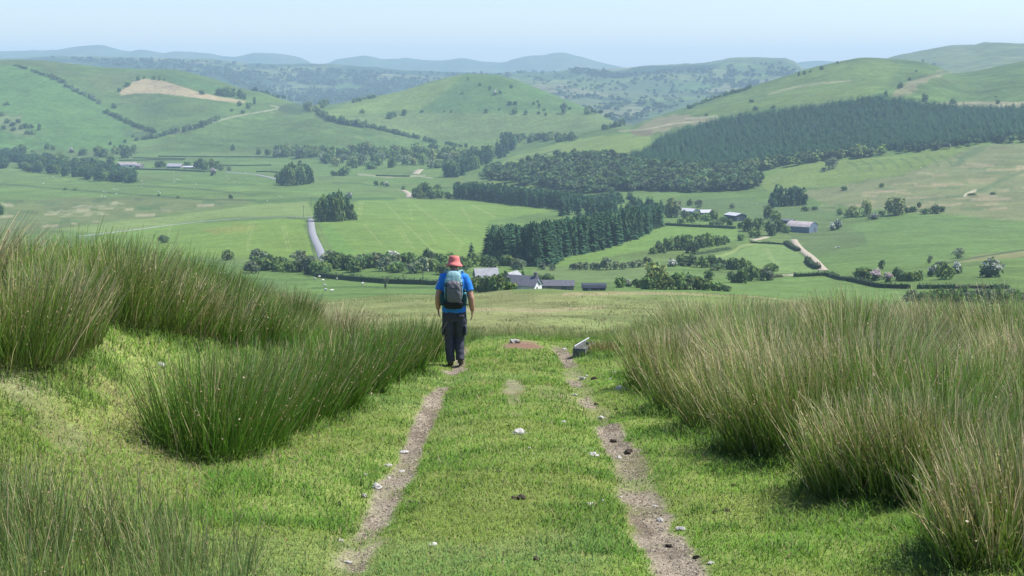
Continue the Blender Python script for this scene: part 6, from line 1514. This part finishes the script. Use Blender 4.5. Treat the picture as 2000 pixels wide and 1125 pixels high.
for z0, w_ in ((1.335, .105),):      # flap edge over the grey pocket
    bm = bmesh.new(); tube_bm(bm, [(-w_, -.305, z0 + .008), (-.03, -.347, z0), (.04, -.346, z0 - .006), (w_ + .015, -.305, z0 + .006)], [.0045] * 4, 6)
    finish('pocket_seam', bm, M_BLACK, fp, None)
for s in (-1, 1):
    bm = bmesh.new()
    tube_bm(bm, [(s * .085, -.255, 1.38), (s * .07, -.262, 1.45), (s * .03, -.258, 1.50), (0, -.255, 1.512)], [.004] * 4, 6)
    finish('zip_line', bm, M_TEAL, main, None)
    bm = bmesh.new()
    sq_loft(bm, [(s * .165, -.215, 1.03, .02, .05), (s * .170, -.215, 1.05, .038, .062), (s * .176, -.215, 1.14, .042, .065), (s * .174, -.215, 1.225, .040, .062), (s * .172, -.215, 1.235, .032, .055)])
    po = finish('side_pocket', bm, M_TEAL, pack, 0.008, 3)
    # compression strap, shoulder strap, waist belt
    bm = bmesh.new(); tube_bm(bm, [(s * .10, -.318, 1.36), (s * .145, -.27, 1.372), (s * .158, -.21, 1.378)], [(.010, .003)] * 3, 8)
    finish('compression_strap', bm, M_BLACK, pack, None)
    bm = bmesh.new()
    tube_bm(bm, [(s * .075, -.17, 1.53), (s * .100, -.11, 1.565), (s * .118, -.03, 1.568), (s * .128, .06, 1.53), (s * .132, .125, 1.45), (s * .135, .145, 1.30), (s * .150, .11, 1.15), (s * .185, .0, 1.06), (s * .165, -.14, 1.04)], [(.030, .009), (.032, .011), (.033, .012), (.033, .012), (.03, .011), (.028, .010), (.014, .004), (.013, .004), (.013, .004)], 10)
    finish('shoulder_strap', bm, M_AQUA, pack, None)
    bm = bmesh.new(); tube_bm(bm, [(s * .14, -.16, 1.03), (s * .205, -.06, 1.015), (s * .20, .05, 1.01), (s * .10, .142, 1.005), (0, .155, 1.005)], [(.03, .006), (.032, .008), (.024, .007), (.015, .005), (.014, .005)], 10, ref=(0, 0, 1))
    finish('hip_belt', bm, M_BLACK, pack, None)
bm = bmesh.new(); tube_bm(bm, [(-.03, -.165, 1.575), (-.028, -.16, 1.605), (.028, -.16, 1.605), (.03, -.165, 1.575)], [.007] * 4, 8)
finish('haul_loop', bm, M_BLACK, pack, None)
bt = empty('drink_bottle', (PX[0] + .176, PX[1] - .215, PX[2] + 1.06)); tag(bt, 'teal drink bottle in the right side pocket of the rucksack', 'bottle')
bm = bmesh.new(); tube_bm(bm, [(0, 0, 0), (0, 0, .006), (0, 0, .16), (0, 0, .19), (0, 0, .205)], [.03, .034, .034, .028, .018], 16); finish('bottle_body', bm, M_BOTTLE, bt, None)
bm = bmesh.new(); tube_bm(bm, [(0, 0, .200), (0, 0, .245)], [.021, .020], 14); finish('cap', bm, M_TEAL, bt, None)
bt = empty('drink_bottle', (PX[0] - .172, PX[1] - .215, PX[2] + 1.05)); tag(bt, 'teal bottle in the left side pocket of the rucksack', 'bottle')
bm = bmesh.new(); tube_bm(bm, [(0, 0, 0), (0, 0, .006), (0, 0, .15), (0, 0, .18)], [.028, .032, .032, .022], 16); finish('bottle_body', bm, M_BOTTLE, bt, None)
bm = bmesh.new(); tube_bm(bm, [(0, 0, .178), (0, 0, .215)], [.020, .019], 14); finish('cap', bm, M_TEAL, bt, None)

# ------------------------------------------------------------------ trough beside the right rut
M_CONC = mat('grey_concrete', (0.145, 0.15, 0.148), 0.95, noise=[(9, 5, 0.65, 1.25), (30, 3, 0.85, 1.15)], bump=(40, 0.5, 0.02))
M_RAIL = mat('pale_rail', (0.45, 0.45, 0.46), 0.5, noise=[(10, 3, 0.85, 1.1)])
tp = hit(1131, 698, 15, 40)
tr_ = empty('trough', tp, rad(-9)); tr_.rotation_euler = (-0.10, 0, rad(-12)); tr_.scale = (0.85, 0.85, 0.85); tr_.location.z -= 0.03; tag(tr_, 'weathered grey trough with pale rail on its rim, half buried beside the right rut', 'trough')
boxes('end_wall', [(-0.13, 0.13, -0.04, 0.04, -0.1, 0.225)], M_CONC, tr_)
boxes('side_wall', [(-0.125, -0.065, 0.043, 1.3, -0.5, 0.235)], M_CONC, tr_)
boxes('side_wall', [(0.065, 0.125, 0.043, 1.3, -0.5, 0.225)], M_CONC, tr_)
boxes('far_wall', [(-0.13, 0.13, 1.303, 1.37, -0.55, 0.235)], M_CONC, tr_)
boxes('trough_floor', [(-0.063, 0.063, 0.045, 1.298, -0.5, -0.3)], M_CONC, tr_)
bm = bmesh.new(); tube_bm(bm, [(-0.10, -0.05, 0.262), (-0.098, 0.7, 0.265), (-0.095, 1.9, 0.27)], [.016, .016, .016], 10); rl = finish('rail', bm, M_RAIL, tr_, None)
for y_ in (0.02, 0.7, 1.33):
    boxes('rail_bracket', [(-0.115, -0.085, y_ - 0.02, y_ + 0.02, 0.20, 0.262)], M_RAIL, rl)
# ------------------------------------------------------------------ wool, stones, dung and sods on the turf
M_WOOL = mat('sheep_wool', (0.60, 0.58, 0.52), 1.0, spec=0.05, noise=[(90, 3, 0.85, 1.06)], trans=0.2)
M_ROCK = mat('pale_stone', (0.42, 0.40, 0.36), 0.95, noise=[(30, 4, 0.75, 1.2)], bump=(60, 0.5, 0.01))
M_DUNG = mat('dark_soil', (0.060, 0.045, 0.034), 1.0, noise=[(50, 4, 0.6, 1.4)], bump=(80, 0.8, 0.01))
R6 = np.random.default_rng(15)
def lump(name, u, v, wp, label, cat, m, flat=0.5, rough_=0.35, lumps=1, group=None, fluff=False):
    p = hit(u, v, 4, 60); k = p[1] / F; w = wp * k * 0.5
    bm = bmesh.new()
    for j in range(lumps):
        c = (0, 0, 0) if j == 0 else (R6.uniform(-.9, .9) * w, R6.uniform(-.7, .7) * w, 0)
        r = w * (1 if j == 0 else R6.uniform(0.3, 0.6))
        b0 = len(bm.verts)
        bmesh.ops.create_icosphere(bm, subdivisions=3, radius=r, matrix=Matrix.Translation((c[0], c[1], r * flat * 0.55)) @ Matrix.Diagonal((1, R6.uniform(0.65, 1.0), flat, 1)))
    me = bpy.data.meshes.new(name); bmesh.ops.recalc_face_normals(bm, faces=bm.faces); bm.to_mesh(me); bm.free()
    n = len(me.vertices); co = np.zeros(n * 3, np.float32); me.vertices.foreach_get('co', co); co = co.reshape(-1, 3)
    sd = int(R6.integers(1000))
    f = fbm(co[:, 0] + co[:, 2] * .7, co[:, 1] - co[:, 2] * .6, w * 0.75, 3, 300 + sd)
    co *= (1 + rough_ * 2.0 * f)[:, None]
    me.vertices.foreach_set('co', co.ravel())
    me.materials.append(m)
    for q in me.polygons: q.use_smooth = fluff or cat == 'wool'
    me.update()
    o = link(name, me, None, p, R6.random() * 6.28)
    if fluff:                                         # wisps of wool standing off the tuft
        nw = 60; a = R6.random(nw) * 6.283; rr = w * R6.uniform(0.4, 1.1, nw)
        V, Q, Tt, Cc = blades(np.cos(a) * rr, np.sin(a) * rr, np.full(nw, 0.1 * w), w * R6.uniform(0.5, 1.1, nw), np.full(nw, w * 0.13), R6.uniform(0.5, 1.4, nw), a, np.ones((nw, 3)))
        link('wisps', new_mesh('wisps', V, [Q, Tt], None, [m]), o)
    tag(o, label, cat, group)
    return o
GWL = 'scraps of white wool on the track'
for (u, v, w, lb) in ((1014, 848, 26, 'largest white wool tuft on the grass strip between the ruts'), (1122, 773, 13, 'round white wool tuft on the grass just left of the right rut'), (1138, 741, 17, 'flat white wool scrap at the head of the right rut beside dark dung'), (1200, 729, 12, 'faint white wool wisp on the turf above the long shade'), (1263, 720, 12, 'white wool scrap against the rushes right of the track'),
                   (1213, 762, 20, 'stretched white wool strand with a grey stalk on the right verge'), (1174, 818, 15, 'white wool scrap lying in the middle of the right rut'), (1161, 892, 22, 'white wool tuft on the left edge of the right rut'), (1151, 987, 19, 'wispy wool tuft left of the lower right rut'), (1176, 978, 8, 'tiny wool speck beside the wispy tuft'), (1213, 972, 8, 'tiny wool speck at the grassy rim of the lower right rut'),
                   (314, 715, 20, 'white wool tuft on the left bank beside a dark lump'), (148, 646, 12, 'small white wool scrap high on the left bank'), (846, 1066, 17, 'white wool wisp low on the grass between the ruts, nearest the left rut'), (1100, 826, 14, 'thin streak of wool between the ruts'), (1033, 876, 9, 'tiny pale wool speck below the largest tuft'), (713, 928, 10, 'white speck of wool left of the left rut'), (1192, 741, 8, 'pale wool crumb near the top of the right verge'), (44, 953, 8, 'white wool speck among the thin rushes in the near corner')):
    lump('wool_tuft', u, v, w * 0.85, lb, 'wool', M_WOOL, 0.55, 0.3, 3, GWL, True)
GST = 'pale stones in the ruts'
for (u, v, w, lb) in ((1006, 669, 20, 'flat white stone at the brow where the track ends'), (785, 922, 12, 'upright white stone in the left rut'), (758, 911, 15, 'low pale stone higher in the left rut'), (788, 885, 20, 'long flat pale stone in the left rut'), (735, 954, 26, 'broad grey slab set in the left rut'), (712, 970, 18, 'narrow grey slab below the broad slab in the left rut'), (665, 1058, 14, 'pale stone near the foot of the left rut'),
                   (1290, 1018, 16, 'pale stone in the lower right rut'), (1210, 895, 14, 'rounded stone below the dark soil patch in the right rut'), (1330, 1035, 20, 'flat sandy stone low in the right rut'), (1388, 1101, 14, 'light stone at the bottom of the right rut'), (1102, 683, 10, 'small blue grey stone beside the trough'), (1146, 735, 8, 'small white stone at the top of the right rut'), (680, 1100, 16, 'pale broken stone at the bottom of the left rut'), (1280, 990, 10, 'small stone half way down the right rut'), (760, 935, 10, 'small stone beside the upright white stone')):
    lump('stone', u, v, w, lb, 'stone', M_ROCK, 0.42, 0.3, 1, GST)
GDG = 'dark droppings and sods'
for (u, v, w, lb) in ((1013, 976, 28, 'round dark molehill like clod on the grass between the ruts'), (1159, 741, 20, 'black dung heap at the head of the right rut'), (1165, 791, 15, 'dark sod in the upper right rut'), (1228, 886, 26, 'dark wet soil clod across the right rut'), (1198, 864, 20, 'dark crumbly sod above the wet clod in the right rut'), (1231, 722, 18, 'brownish dropping on the upper right verge'), (1162, 722, 6, 'tiny black dropping near the trough'),
                   (994, 832, 9, 'dark clod at the foot of the bare strip between the ruts'), (1089, 911, 6, 'tiny dark speck between the ruts near the right one'), (942, 1093, 16, 'dark dropping low between the ruts'), (1047, 1095, 22, 'wide dark dropping at the bottom between the ruts'), (802, 984, 18, 'reddish brown clod right of the left rut'), (828, 982, 8, 'black dropping beside the reddish clod'), (661, 986, 20, 'dark sod left of the left rut'), (971, 922, 12, 'scattered dark crumbs in the middle of the grass strip'),
                   (1488, 931, 8, 'small black dropping on the right turf below the rushes'), (1435, 950, 14, 'crumbled black dropping on the right turf'), (1395, 1003, 14, 'dark lump on the turf right of the lower rut'), (1419, 998, 15, 'long dark lump next to another on the right turf'), (1165, 1038, 10, 'dark lump left of the lower right rut'), (1271, 1073, 8, 'black lump at the rim of the lower right rut'), (1307, 1069, 22, 'dark muddy sod in the lower right rut'), (1360, 1090, 22, 'earthy clod low on the right side of the right rut'),
                   (302, 718, 8, 'dark lump beside the wool on the left bank'), (273, 887, 12, 'brown lump on the dry turf of the left bank'), (1262, 886, 10, 'small sod on the right rim of the right rut'), (1203, 800, 10, 'dark clod on the right side of the right rut')):
    lump('dropping', u, v, w * 0.72, lb, 'dropping', M_DUNG, 0.5, 0.45, 3, GDG)
# stones and grit of the ruts: too many to count
ng = 16000
yg = np.exp(R6.uniform(math.log(6.0), math.log(29), ng * 6)); sg = np.where(R6.random(ng * 6) < 0.5, -1, 1); xg = rut_centre(yg, sg) + R6.normal(size=ng * 6) * 0.11
kk = np.nonzero(bare(xg, yg) > 0.5)[0][:ng]; xg, yg = xg[kk], yg[kk]; ng = len(kk)
rg = 0.003 + 0.009 * R6.random(ng) ** 4
rg *= (yg / 8) ** 0.35
ico = np.array([(1, 0, 0), (-1, 0, 0), (0, 1, 0), (0, -1, 0), (0, 0, 1), (0, 0, -1)], float)
icf = np.array([(0, 2, 4), (2, 1, 4), (1, 3, 4), (3, 0, 4), (2, 0, 5), (1, 2, 5), (3, 1, 5), (0, 3, 5)])
Vg = (ico[None] * (R6.uniform(0.5, 1.4, (ng, 6, 1))) * rg[:, None, None] * np.array([1, 1, 0.6]))
ag = R6.random(ng) * 6.283
Vg = np.stack([Vg[..., 0] * np.cos(ag)[:, None] - Vg[..., 1] * np.sin(ag)[:, None], Vg[..., 0] * np.sin(ag)[:, None] + Vg[..., 1] * np.cos(ag)[:, None], Vg[..., 2]], -1) + np.stack([xg, yg, gz(xg, yg) + rg * 0.2], 1)[:, None]
cg = np.array((0.38, 0.32, 0.24))[None] * np.where(R6.random((ng, 1)) < 0.3, 0.35, R6.uniform(0.5, 1.15, (ng, 1)))
M_GRIT = mat('grit', attr=True, rough=0.95)
o = link('gravel', new_mesh('gravel', Vg.reshape(-1, 3), (icf[None] + 6 * np.arange(ng)[:, None, None]).reshape(-1, 3), np.repeat(cg, 6, 0), [M_GRIT]))
tag(o, 'loose grit and small stones in the wheel ruts', 'gravel', None, 'stuff')

# ------------------------------------------------------------------ the air: one box of pale haze
HZ = (-9500.0, 9500.0, -25.0, 13200.0, float(GZ.min()) - 1.5, float(GZ.max()) + 12.0)
hx0, hx1, hy0, hy1, hz0, hz1 = HZ
hv = [(x, y, z) for x in (hx0, hx1) for y in (hy0, hy1) for z in (hz0, hz1)]
hf = np.array([(0, 1, 3, 2), (4, 6, 7, 5), (0, 4, 5, 1), (2, 3, 7, 6), (0, 2, 6, 4), (1, 5, 7, 3)])
M_HAZE = bpy.data.materials.new('haze_air'); M_HAZE.use_nodes = True
hn_ = M_HAZE.node_tree; hn_.nodes.remove(hn_.nodes['Principled BSDF'])
pv = hn_.nodes.new('ShaderNodeVolumePrincipled')
pv.inputs['Color'].default_value = (0.58, 0.79, 1.0, 1)
pv.inputs['Density'].default_value = 0.000108
pv.inputs['Anisotropy'].default_value = 0.0
hn_.links.new(pv.outputs[0], hn_.nodes['Material Output'].inputs['Volume'])
hz_o = link('haze', new_mesh('haze', np.array(hv), hf, None, [M_HAZE]))
tag(hz_o, 'thin blue summer haze over the valley and far hills', 'haze', None, 'stuff')
